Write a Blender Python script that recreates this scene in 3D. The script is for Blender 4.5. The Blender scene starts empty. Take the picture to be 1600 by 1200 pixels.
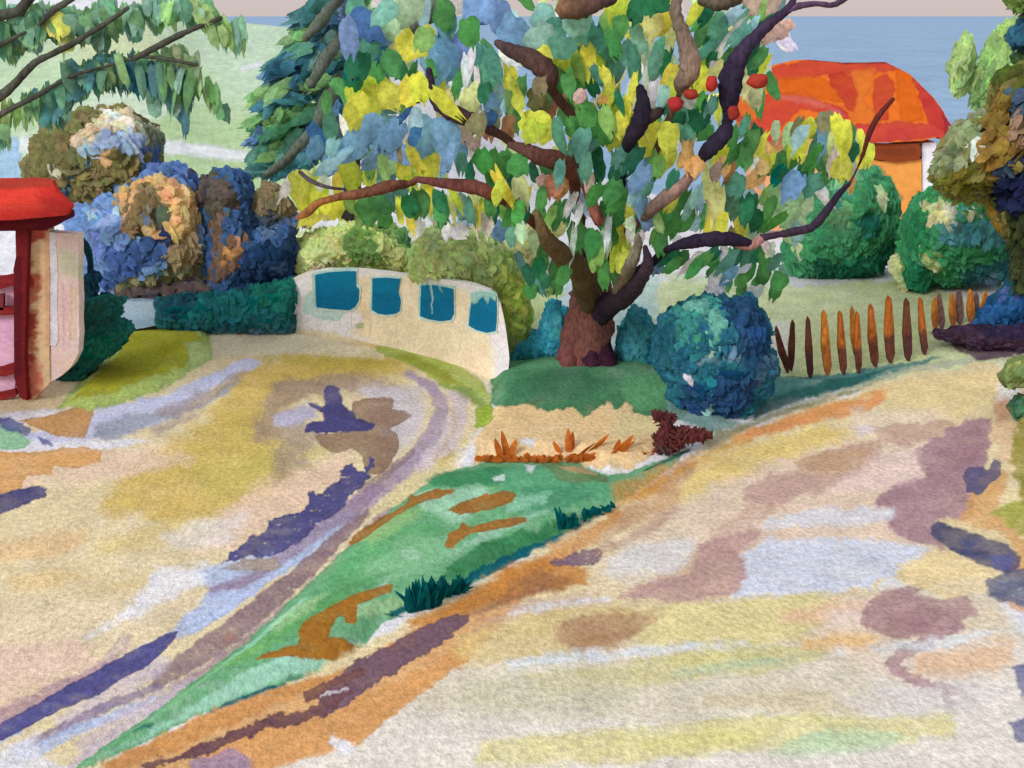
import bpy, math, random
import numpy as np
from mathutils import Vector

# ---------------------------------------------------------------- camera, sky, sun, exposure
scene = bpy.context.scene
HCAM, PITCH, FPX = 5.4, math.radians(18.62), 1716.0
cam_data = bpy.data.cameras.new("camera")
cam_data.sensor_width = 36.0
cam_data.lens = 36.0 * FPX / 1600.0
cam_data.clip_start, cam_data.clip_end = 0.1, 9000.0
cam = bpy.data.objects.new("camera", cam_data)
scene.collection.objects.link(cam)
cam.location = (0, 0, HCAM)
cam.rotation_euler = (math.radians(90) - PITCH, 0, 0)
scene.camera = cam

SUN_EL, SUN_AZ = math.radians(31), math.radians(222)      # azimuth clockwise from +Y: behind the viewer, a little left
world = bpy.data.worlds.new("World")
scene.world = world
world.use_nodes = True
wn, wl = world.node_tree.nodes, world.node_tree.links
wn.clear()
wout = wn.new("ShaderNodeOutputWorld")
wbg = wn.new("ShaderNodeBackground")
sky = wn.new("ShaderNodeTexSky")
sky.sky_type = 'NISHITA'
sky.sun_disc = False
sky.sun_elevation, sky.sun_rotation = SUN_EL, SUN_AZ
sky.dust_density, sky.air_density, sky.ozone_density = 3.0, 1.0, 0.6
# thin overcast veil: the clear sky is mixed with a pale warm cloud colour, pinkish near the horizon
wtc = wn.new("ShaderNodeTexCoord")
wsep = wn.new("ShaderNodeSeparateXYZ")
wl.new(wtc.outputs["Generated"], wsep.inputs[0])
wramp = wn.new("ShaderNodeValToRGB")
wramp.color_ramp.elements[0].position = 0.0
wramp.color_ramp.elements[0].color = (5.2, 4.4, 4.2, 1)
wramp.color_ramp.elements[1].position = 0.35
wramp.color_ramp.elements[1].color = (5.4, 5.35, 5.7, 1)
wl.new(wsep.outputs["Z"], wramp.inputs[0])
wmix = wn.new("ShaderNodeMix")
wmix.data_type = 'RGBA'
wmix.inputs["Factor"].default_value = 0.86
wl.new(sky.outputs[0], wmix.inputs["A"])
wl.new(wramp.outputs[0], wmix.inputs["B"])
wl.new(wmix.outputs["Result"], wbg.inputs[0])
wbg.inputs[1].default_value = 0.13
wl.new(wbg.outputs[0], wout.inputs[0])

sun_d = bpy.data.lights.new("sun", 'SUN')
sun_d.energy = 2.3
sun_d.angle = math.radians(22)
sun_d.color = (1.0, 0.985, 0.955)
sun = bpy.data.objects.new("sun", sun_d)
scene.collection.objects.link(sun)
sdir = Vector((math.sin(SUN_AZ) * math.cos(SUN_EL), math.cos(SUN_AZ) * math.cos(SUN_EL), math.sin(SUN_EL)))
sun.rotation_euler = sdir.to_track_quat('Z', 'Y').to_euler()

scene.view_settings.view_transform = 'Standard'
scene.view_settings.look = 'None'
scene.view_settings.exposure = 0.07
scene.view_settings.gamma = 1.0
scene.cycles.max_bounces = 9
scene.cycles.diffuse_bounces = 6

# ---------------------------------------------------------------- helpers
rng = np.random.default_rng(7)
random.seed(7)
CP, SP = math.cos(PITCH), math.sin(PITCH)

def at(px, py, Y):
    """point at ground distance Y seen at photo position (px, py)"""
    a, b = (px - 800.0) / FPX, (600.0 - py) / FPX
    dy, dz = CP + b * SP, -SP + b * CP
    t = Y / dy
    return np.stack([a * t, Y + 0 * t, HCAM + dz * t], -1)

def gdist(py, z=0.0):
    """distance at which height z is seen at row py"""
    b = (600.0 - np.asarray(py, float)) / FPX
    return (HCAM - z) * (CP + b * SP) / (SP - b * CP)

def gpt(px, py, z=0.0):
    return at(px, py, float(gdist(py, z)))

def proj(P):
    d = P - np.array([0, 0, HCAM])
    f = d[..., 1] * CP - d[..., 2] * SP
    u = d[..., 1] * SP + d[..., 2] * CP
    return 800 + FPX * d[..., 0] / f, 600 - FPX * u / f

def lin(c):
    c = np.asarray(c, float) / 255.0
    return np.where(c <= 0.04045, c / 12.92, ((c + 0.055) / 1.055) ** 2.4)

def _hash(ix, iy, s):
    n = (ix.astype(np.int64) * 374761393 + iy.astype(np.int64) * 668265263 + s * 1274126177) & 0x7fffffff
    n = ((n ^ (n >> 13)) * 1274126177) & 0x7fffffff
    n = (n ^ (n >> 16)) & 0xffff
    return n / 65535.0

def vnoise(x, y, s=0):
    ix, iy = np.floor(x), np.floor(y)
    fx, fy = x - ix, y - iy
    fx, fy = fx * fx * (3 - 2 * fx), fy * fy * (3 - 2 * fy)
    a, b = _hash(ix, iy, s), _hash(ix + 1, iy, s)
    c, d = _hash(ix, iy + 1, s), _hash(ix + 1, iy + 1, s)
    return (a + (b - a) * fx) * (1 - fy) + (c + (d - c) * fx) * fy - 0.5

def fbm(x, y, s=0, o=3):
    v, a = 0, 1.0
    for i in range(o):
        v = v + a * vnoise(x * 2 ** i, y * 2 ** i, s + i * 17)
        a *= 0.55
    return v

def sdf_poly(x, y, pts):
    """signed distance, negative inside"""
    p = np.asarray(pts, float)
    d = np.full(x.shape, 1e18)
    inside = np.zeros(x.shape, bool)
    n = len(p)
    for i in range(n):
        ax, ay = p[i]
        bx, by = p[(i + 1) % n]
        ex, ey = bx - ax, by - ay
        L = ex * ex + ey * ey + 1e-9
        t = np.clip(((x - ax) * ex + (y - ay) * ey) / L, 0, 1)
        d = np.minimum(d, (x - ax - t * ex) ** 2 + (y - ay - t * ey) ** 2)
        c = ((ay > y) != (by > y))
        if ey != 0:
            inside ^= c & (x < ex * (y - ay) / ey + ax)
    d = np.sqrt(d)
    return np.where(inside, -d, d)

def sdf_line(x, y, pts):
    """pts = (x, y, halfwidth) chain"""
    d = np.full(x.shape, 1e9)
    for (ax, ay, ar), (bx, by, br) in zip(pts[:-1], pts[1:]):
        ex, ey = bx - ax, by - ay
        L = ex * ex + ey * ey + 1e-9
        t = np.clip(((x - ax) * ex + (y - ay) * ey) / L, 0, 1)
        d = np.minimum(d, np.hypot(x - ax - t * ex, y - ay - t * ey) - (ar + (br - ar) * t))
    return d

def wash(X, Y, col, strokes):
    """lay washes of pigment over colour array col; a stroke = (rgb, pts, soft, rag, opacity[, dry])"""
    for k, st in enumerate(strokes):
        rgb, pts, soft, rag, op = st[:5]
        dry = st[5] if len(st) > 5 else 0.0
        xs = [p[0] for p in pts]
        ys = [p[1] for p in pts]
        w = max([p[2] for p in pts]) if len(pts[0]) == 3 else 0
        m = soft + rag * 1.5 + w + 4
        sel = np.where((X > min(xs) - m) & (X < max(xs) + m) & (Y > min(ys) - m) & (Y < max(ys) + m))[0]
        if not len(sel):
            continue
        x, y = X[sel], Y[sel]
        wx = x + rag * (1.1 * vnoise(x / 15, y / 9, k * 7 + 1) + 0.8 * vnoise(x / 5, y / 4, k * 7 + 2))
        wy = y + rag * (0.9 * vnoise(x / 14, y / 10, k * 7 + 3) + 0.7 * vnoise(x / 5, y / 4, k * 7 + 4))
        d = sdf_line(wx, wy, pts) if len(pts[0]) == 3 else sdf_poly(wx, wy, pts)
        if soft > 6:
            d = d + soft * 0.5 * fbm(x / 30, y / 12, k * 3 + 5, 3)
        a = np.clip(0.5 - d / max(soft, 1.2), 0, 1)
        a = a * a * (3 - 2 * a)
        g = 1 + 0.22 * fbm(x / 40, y / 16, k + 50, 3)
        a2 = a * np.clip(op * g, 0, 1)
        if dry > 0:
            n = fbm(x / 9, y / 2.6, k + 90, 3) + 0.5 * vnoise(x / 2.5, y / 2, k + 91)
            edge = np.clip(1 + d / (14.0 * (0.3 + dry)), 0, 1)
            a2 = a2 * np.clip(1.1 - 3 * np.clip(n - 0.5 + dry * (0.25 + 0.45 * edge), 0, 1), 0.25, 1)
        c = lin(rgb)[None, :] * np.ones((len(sel), 1))
        if soft < 6:
            rim = np.exp(-((d + 1.5) / 1.6) ** 2) * 0.17
            c = c * (1 - rim[:, None])
        c = c * (1 + 0.10 * fbm(x / 22, y / 10, k + 30, 2))[:, None]
        col[sel] = col[sel] * (1 - a2[:, None]) + c * a2[:, None]
    return col

def mesh_np(name, V, Q, col=None, mat=None, smooth=True, parent=None):
    """V (n,3), Q (m,4) quads or (m,3) triangles"""
    me = bpy.data.meshes.new(name)
    V = np.ascontiguousarray(V, np.float32)
    Q = np.ascontiguousarray(Q, np.int32)
    k = Q.shape[1]
    me.vertices.add(len(V))
    me.vertices.foreach_set("co", V.ravel())
    me.loops.add(Q.size)
    me.loops.foreach_set("vertex_index", Q.ravel())
    me.polygons.add(len(Q))
    me.polygons.foreach_set("loop_start", np.arange(0, Q.size, k, dtype=np.int32))
    me.polygons.foreach_set("loop_total", np.full(len(Q), k, np.int32))
    me.polygons.foreach_set("use_smooth", np.full(len(Q), smooth))
    me.update(calc_edges=True)
    if col is not None:
        at_ = me.color_attributes.new("pigment", 'FLOAT_COLOR', 'POINT')
        c4 = np.ones((len(V), 4), np.float32)
        c4[:, :3] = np.clip(col, 0, 1)
        at_.data.foreach_set("color", c4.ravel())
    ob = bpy.data.objects.new(name, me)
    scene.collection.objects.link(ob)
    if mat:
        me.materials.append(mat)
    if parent:
        ob.parent = parent
    return ob

def tag(o, label=None, cat=None, group=None, kind=None):
    if label: o["label"] = label
    if cat: o["category"] = cat
    if group: o["group"] = group
    if kind: o["kind"] = kind
    return o

def empty(name, loc, label, cat, group=None):
    o = bpy.data.objects.new(name, None)
    scene.collection.objects.link(o)
    o.location = loc
    o.empty_display_size = 0.3
    return tag(o, label, cat, group)

def adopt(child, root):
    child.parent = root
    child.matrix_parent_inverse = __import__("mathutils").Matrix.Translation(-Vector(root.location))
    return child

# ---------------------------------------------------------------- materials
def pigment_mat(name, base=None, grain=14.0, bump=0.35, transl=0.0, mott=0.16, stretch=(1, 1, 1), rough=0.92, dist=0.01):
    """matt granulated pigment; colour from the mesh's own pigment attribute or a base colour"""
    m = bpy.data.materials.new(name)
    m.use_nodes = True
    n, l = m.node_tree.nodes, m.node_tree.links
    b = n["Principled BSDF"]
    b.inputs["Roughness"].default_value = rough
    b.inputs["Specular IOR Level"].default_value = 0.12
    tc = n.new("ShaderNodeTexCoord")
    mp = n.new("ShaderNodeMapping")
    mp.inputs["Scale"].default_value = stretch
    l.new(tc.outputs["Object"], mp.inputs[0])
    n1 = n.new("ShaderNodeTexNoise")
    n1.inputs["Scale"].default_value = grain
    n1.inputs["Detail"].default_value = 4
    n1.inputs["Roughness"].default_value = 0.65
    l.new(mp.outputs[0], n1.inputs["Vector"])
    n2 = n.new("ShaderNodeTexNoise")
    n2.inputs["Scale"].default_value = grain * 0.14
    n2.inputs["Detail"].default_value = 3
    l.new(mp.outputs[0], n2.inputs["Vector"])
    r1 = n.new("ShaderNodeMapRange")
    r1.inputs["From Min"].default_value, r1.inputs["From Max"].default_value = 0.36, 0.64
    r1.inputs["To Min"].default_value, r1.inputs["To Max"].default_value = 1 - mott * 1.5, 1 + mott * 1.5
    l.new(n1.outputs["Fac"], r1.inputs["Value"])
    r2 = n.new("ShaderNodeMapRange")
    r2.inputs["From Min"].default_value, r2.inputs["From Max"].default_value = 0.3, 0.7
    r2.inputs["To Min"].default_value, r2.inputs["To Max"].default_value = 1 - mott, 1 + mott
    l.new(n2.outputs["Fac"], r2.inputs["Value"])
    mu = n.new("ShaderNodeMath")
    mu.operation = 'MULTIPLY'
    l.new(r1.outputs[0], mu.inputs[0])
    l.new(r2.outputs[0], mu.inputs[1])
    sc = n.new("ShaderNodeVectorMath")
    sc.operation = 'SCALE'
    l.new(mu.outputs[0], sc.inputs["Scale"])
    if base is None:
        at_ = n.new("ShaderNodeAttribute")
        at_.attribute_name = "pigment"
        l.new(at_.outputs["Color"], sc.inputs[0])
    else:
        sc.inputs[0].default_value = tuple(lin(base))
    l.new(sc.outputs[0], b.inputs["Base Color"])
    bp = n.new("ShaderNodeBump")
    bp.inputs["Strength"].default_value = bump
    bp.inputs["Distance"].default_value = dist
    l.new(n1.outputs["Fac"], bp.inputs["Height"])
    l.new(bp.outputs[0], b.inputs["Normal"])
    if transl > 0:
        t = n.new("ShaderNodeBsdfTranslucent")
        l.new(sc.outputs[0], t.inputs["Color"])
        mx = n.new("ShaderNodeMixShader")
        mx.inputs[0].default_value = transl
        l.new(b.outputs[0], mx.inputs[1])
        l.new(t.outputs[0], mx.inputs[2])
        l.new(mx.outputs[0], n["Material Output"].inputs[0])
    return m

M_GROUND = pigment_mat("ground_pigment", grain=17, bump=0.8, mott=0.10, stretch=(1.0, 0.8, 1.0), dist=0.03)
M_LEAF = pigment_mat("leaf_pigment", grain=13, bump=0.5, transl=0.45, mott=0.15, dist=0.02)
M_BARK = pigment_mat("bark_pigment", grain=20, bump=0.6, mott=0.22, stretch=(1, 1, 0.45), dist=0.02)
M_WALL = pigment_mat("plaster_pigment", grain=20, bump=0.5, mott=0.08)

# ---------------------------------------------------------------- leaf dabs
NU, NV = 9, 5
_u = np.linspace(0, 1, NU)
_v = np.linspace(-1, 1, NV)
def dabs(spec, seed=0, flat=0.45, gain=1.0, ragged=0.07):
    """spec rows: x y z, length, width, tilt(radians in view plane, 0 = hanging), r g b(linear). Curved leaf-clump blades."""
    r = np.random.default_rng(seed)
    S = np.asarray(spec, float)
    n = len(S)
    U, W = np.meshgrid(_u, _v, indexing="ij")
    prof = np.sin(np.pi * np.clip(U * 0.90 + 0.08, 0, 1)) ** 0.42
    ej = r.standard_normal((n, NU, NV))
    ej[:, 1:] = .6 * ej[:, 1:] + .5 * ej[:, :-1]
    pr = prof[None] * (1 + 0.11 * ej * (np.abs(W) > 0.9)[None])
    skew = r.uniform(-0.25, 0.25, n)[:, None, None] * np.sin(np.pi * U)[None]
    lx = (W[None] * pr * 0.5 + skew * 0.5) * S[:, 4, None, None]
    endj = ragged * r.standard_normal((n, NU, NV)) * np.array([1., 0.5][:1] * NV)[None, None]
    ly = (0.5 - U[None] + endj * (0.7 * (U < 0.01) + 1.2 * (U > 0.99))[None]) * S[:, 3, None, None]
    cup = r.uniform(0.02, 0.10, n)[:, None, None]
    lz = cup * S[:, 4, None, None] * (1 - (W ** 2))[None] + r.uniform(-0.08, 0.12, n)[:, None, None] * S[:, 3, None, None] * (U * (1 - U))[None] * 2
    # frame: view-facing with random yaw/pitch
    yaw = r.normal(0, flat, n)
    pit = r.normal(-0.15, flat * 0.8, n)
    t = S[:, 5]
    ex = np.stack([np.cos(t), 0 * t, np.sin(t)], -1)
    ez = np.stack([-np.sin(t), 0 * t, np.cos(t)], -1)
    ey = np.tile([0., -1., 0.], (n, 1))
    c, s_ = np.cos(yaw)[:, None], np.sin(yaw)[:, None]
    ex, ey = ex * c + ey * s_, ey * c - ex * s_
    c, s_ = np.cos(pit)[:, None], np.sin(pit)[:, None]
    ez, ey = ez * c + ey * s_, ey * c - ez * s_
    P = S[:, None, None, :3] + lx[..., None] * ex[:, None, None] + ly[..., None] * ez[:, None, None] + lz[..., None] * ey[:, None, None]
    base = np.arange(n)[:, None] * (NU * NV)
    q = []
    for i in range(NU - 1):
        for j in range(NV - 1):
            a = i * NV + j
            q.append([a, a + NV, a + NV + 1, a + 1])
    Q = (base[:, :, None] + np.array(q)[None]).reshape(-1, 4)
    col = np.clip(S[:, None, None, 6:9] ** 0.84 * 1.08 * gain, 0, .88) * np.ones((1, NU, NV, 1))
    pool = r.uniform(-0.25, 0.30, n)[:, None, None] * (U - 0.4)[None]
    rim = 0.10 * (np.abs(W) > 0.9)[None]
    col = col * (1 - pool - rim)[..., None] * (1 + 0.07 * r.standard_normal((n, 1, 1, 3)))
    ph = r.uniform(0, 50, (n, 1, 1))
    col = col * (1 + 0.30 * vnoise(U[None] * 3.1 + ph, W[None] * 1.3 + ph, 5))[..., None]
    return P.reshape(-1, 3), Q, col.reshape(-1, 3)

YT_ = -1.0
def fill_dabs(zones, Yc, depth, ln, wd, n, seed, tilt=0.15, tj=0.35, R=45, rag=8, outline=None, cj=0.07, hug=False):
    """scatter dabs through the volume of a plant whose outline and colour zones are given; later zones lie over earlier ones.
    zones: (rgb, polygon[, prob])"""
    r = np.random.default_rng(seed)
    outl = outline or [z[1] for z in zones]
    al = np.array([p[:2] for o in outl for p in o], float)
    x0, y0, x1, y1 = al[:, 0].min(), al[:, 1].min(), al[:, 0].max(), al[:, 1].max()
    out = []
    tot = 0
    while len(out) < n and tot < n * 30:
        k = n
        tot += k
        x, y = r.uniform(x0, x1, k), r.uniform(y0, y1, k)
        d = np.full(k, 1e9)
        for o in outl:
            wx = x + rag * vnoise(x / 12, y / 12, seed)
            wy = y + rag * vnoise(x / 12, y / 12, seed + 1)
            d = np.minimum(d, sdf_line(wx, wy, o) if len(o[0]) == 3 else sdf_poly(wx, wy, o))
        din = np.clip(-d / R, 0, 1)
        th = depth * np.sqrt(1 - (1 - din) ** 2)
        zc = np.full((k, 3), -1.0)
        for z in zones:
            rgb, o = z[0], z[1]
            pb = z[2] if len(z) > 2 else 1.0
            pb = 1.0 if (pb >= 0.75 and Yc != YT_) else pb
            dd = sdf_line(x, y, o) if len(o[0]) == 3 else sdf_poly(x, y, o)
            m = (dd < 0) & (r.random(k) < pb)
            zc[m] = lin(rgb)
        ok = (d < -2) & (zc[:, 0] >= 0)
        Y = Yc - th * (1 - 2 * r.random(k) ** 1.6) if not hug else Yc - th * r.uniform(.9, 1.08, k) * np.where(r.random(k) < .75, 1, -1)
        P = at(x, y, Y)
        sc = Y / FPX
        for i in np.where(ok)[0]:
            L = ln * sc[i] * r.uniform(0.65, 1.3)
            W_ = wd * sc[i] * r.uniform(0.65, 1.3)
            c = zc[i] * (1 + cj * r.standard_normal())
            out.append([P[i, 0], P[i, 1], max(P[i, 2], 0.02) if Yc < 22 else P[i, 2], L, W_, tilt + tj * r.standard_normal(), *np.clip(c, 0.01, 0.95)])
    return out[:n]

def tube(pts, rads, sides=10, seed=0, knob=0.12):
    """pts (n,3), rads (n): bent, slightly knobbly limb"""
    r = np.random.default_rng(seed)
    P = np.asarray(pts, float)
    R_ = np.asarray(rads, float)
    # resample with Catmull-Rom
    Pp = np.vstack([2 * P[0] - P[1], P, 2 * P[-1] - P[-2]])
    out, ro = [], []
    for i in range(len(P) - 1):
        for t in np.linspace(0, 1, 6, endpoint=False):
            a, b, c, d = Pp[i:i + 4]
            out.append(0.5 * ((2 * b) + (c - a) * t + (2 * a - 5 * b + 4 * c - d) * t * t + (3 * b - a - 3 * c + d) * t ** 3))
            ro.append(R_[i] + (R_[i + 1] - R_[i]) * t)
    out.append(P[-1]); ro.append(R_[-1])
    P, R_ = np.array(out), np.array(ro)
    T = np.gradient(P, axis=0)
    T /= np.linalg.norm(T, axis=1)[:, None] + 1e-9
    ref = np.array([0.1, 1.0, 0.05])
    A = np.cross(T, ref); A /= np.linalg.norm(A, axis=1)[:, None] + 1e-9
    B = np.cross(T, A)
    th = np.linspace(0, 2 * np.pi, sides, endpoint=False)
    V, Q = [], []
    n = len(P)
    for i in range(n):
        k = R_[i] * (1 + knob * r.standard_normal(sides) * 0.6)
        V.append(P[i] + (np.cos(th) * k)[:, None] * A[i] + (np.sin(th) * k)[:, None] * B[i])
    V = np.vstack(V + [P[:1] - T[:1] * R_[0] * 0.5, P[-1:] + T[-1:] * R_[-1] * 0.8])
    for i in range(n - 1):
        for j in range(sides):
            Q.append([i * sides + j, i * sides + (j + 1) % sides, (i + 1) * sides + (j + 1) % sides, (i + 1) * sides + j])
    e0, e1 = len(V) - 2, len(V) - 1
    for j in range(sides):
        Q.append([e0, (j + 1) % sides, j, e0][:3] + [j])
        Q.append([e1, (n - 1) * sides + j, (n - 1) * sides + (j + 1) % sides, (n - 1) * sides + (j + 1) % sides])
    # degenerate quads -> keep body quads only, caps as separate tris
    body = np.array(Q[:(n - 1) * sides])
    caps = [[e0, (j + 1) % sides, j] for j in range(sides)] + [[e1, (n - 1) * sides + j, (n - 1) * sides + (j + 1) % sides] for j in range(sides)]
    tri = np.vstack([body[:, [0, 1, 2]], body[:, [0, 2, 3]], np.array(caps)])
    return V, tri

class MB:
    """collects triangles with colours into one mesh"""
    def __init__(s): s.V, s.F, s.C, s.n = [], [], [], 0
    def add(s, V, F, C):
        V = np.asarray(V, float); F = np.asarray(F, int)
        if F.shape[1] == 4:
            F = np.vstack([F[:, [0, 1, 2]], F[:, [0, 2, 3]]])
        C = np.asarray(C, float)
        if C.ndim == 1: C = np.tile(C, (len(V), 1))
        s.V.append(V); s.F.append(F + s.n); s.C.append(C); s.n += len(V)
        return s
    def build(s, name, mat, smooth=True):
        return mesh_np(name, np.vstack(s.V), np.vstack(s.F), np.vstack(s.C), mat, smooth)
# ---------------------------------------------------------------- ground, roads, verge
VERGE = [(95,1215),(250,1105),(380,1008),(545,852),(640,775),(700,735),(760,722),(900,722),(950,745),(985,738),(1075,705),(1060,722),(968,790),(880,835),(820,870),(700,935),(600,972),(550,1030),(440,1072),(300,1122),(160,1192)]
BANK = [(765,560),(860,545),(1010,560),(1200,590),(1330,585),(1420,572),(1330,605),(1180,650),(1090,695),(985,738),(950,745),(900,722),(760,722),(700,735),(742,680),(770,640)]
LEFT_ROAD = [(-700,560),(-100,640),(90,640),(180,600),(330,560),(330,522),(455,515),(600,545),(690,600),(745,665),(700,735),(640,775),(545,852),(380,1008),(250,1105),(95,1215),(-100,1330),(-900,1500)]
RIGHT_ROAD = [(95,1215),(160,1192),(300,1122),(440,1072),(550,1030),(600,972),(700,935),(820,870),(880,835),(968,790),(1060,722),(1180,650),(1330,605),(1420,575),(1600,556),(1900,540),(2300,540),(2300,700),(1590,640),(1555,760),(1620,860),(1700,1000),(1900,1500),(-900,1500),(-100,1330)]

def lines(rgb, pts, soft, rag, op, dry=0):
    return (rgb, pts, soft, rag, op, dry)

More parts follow.
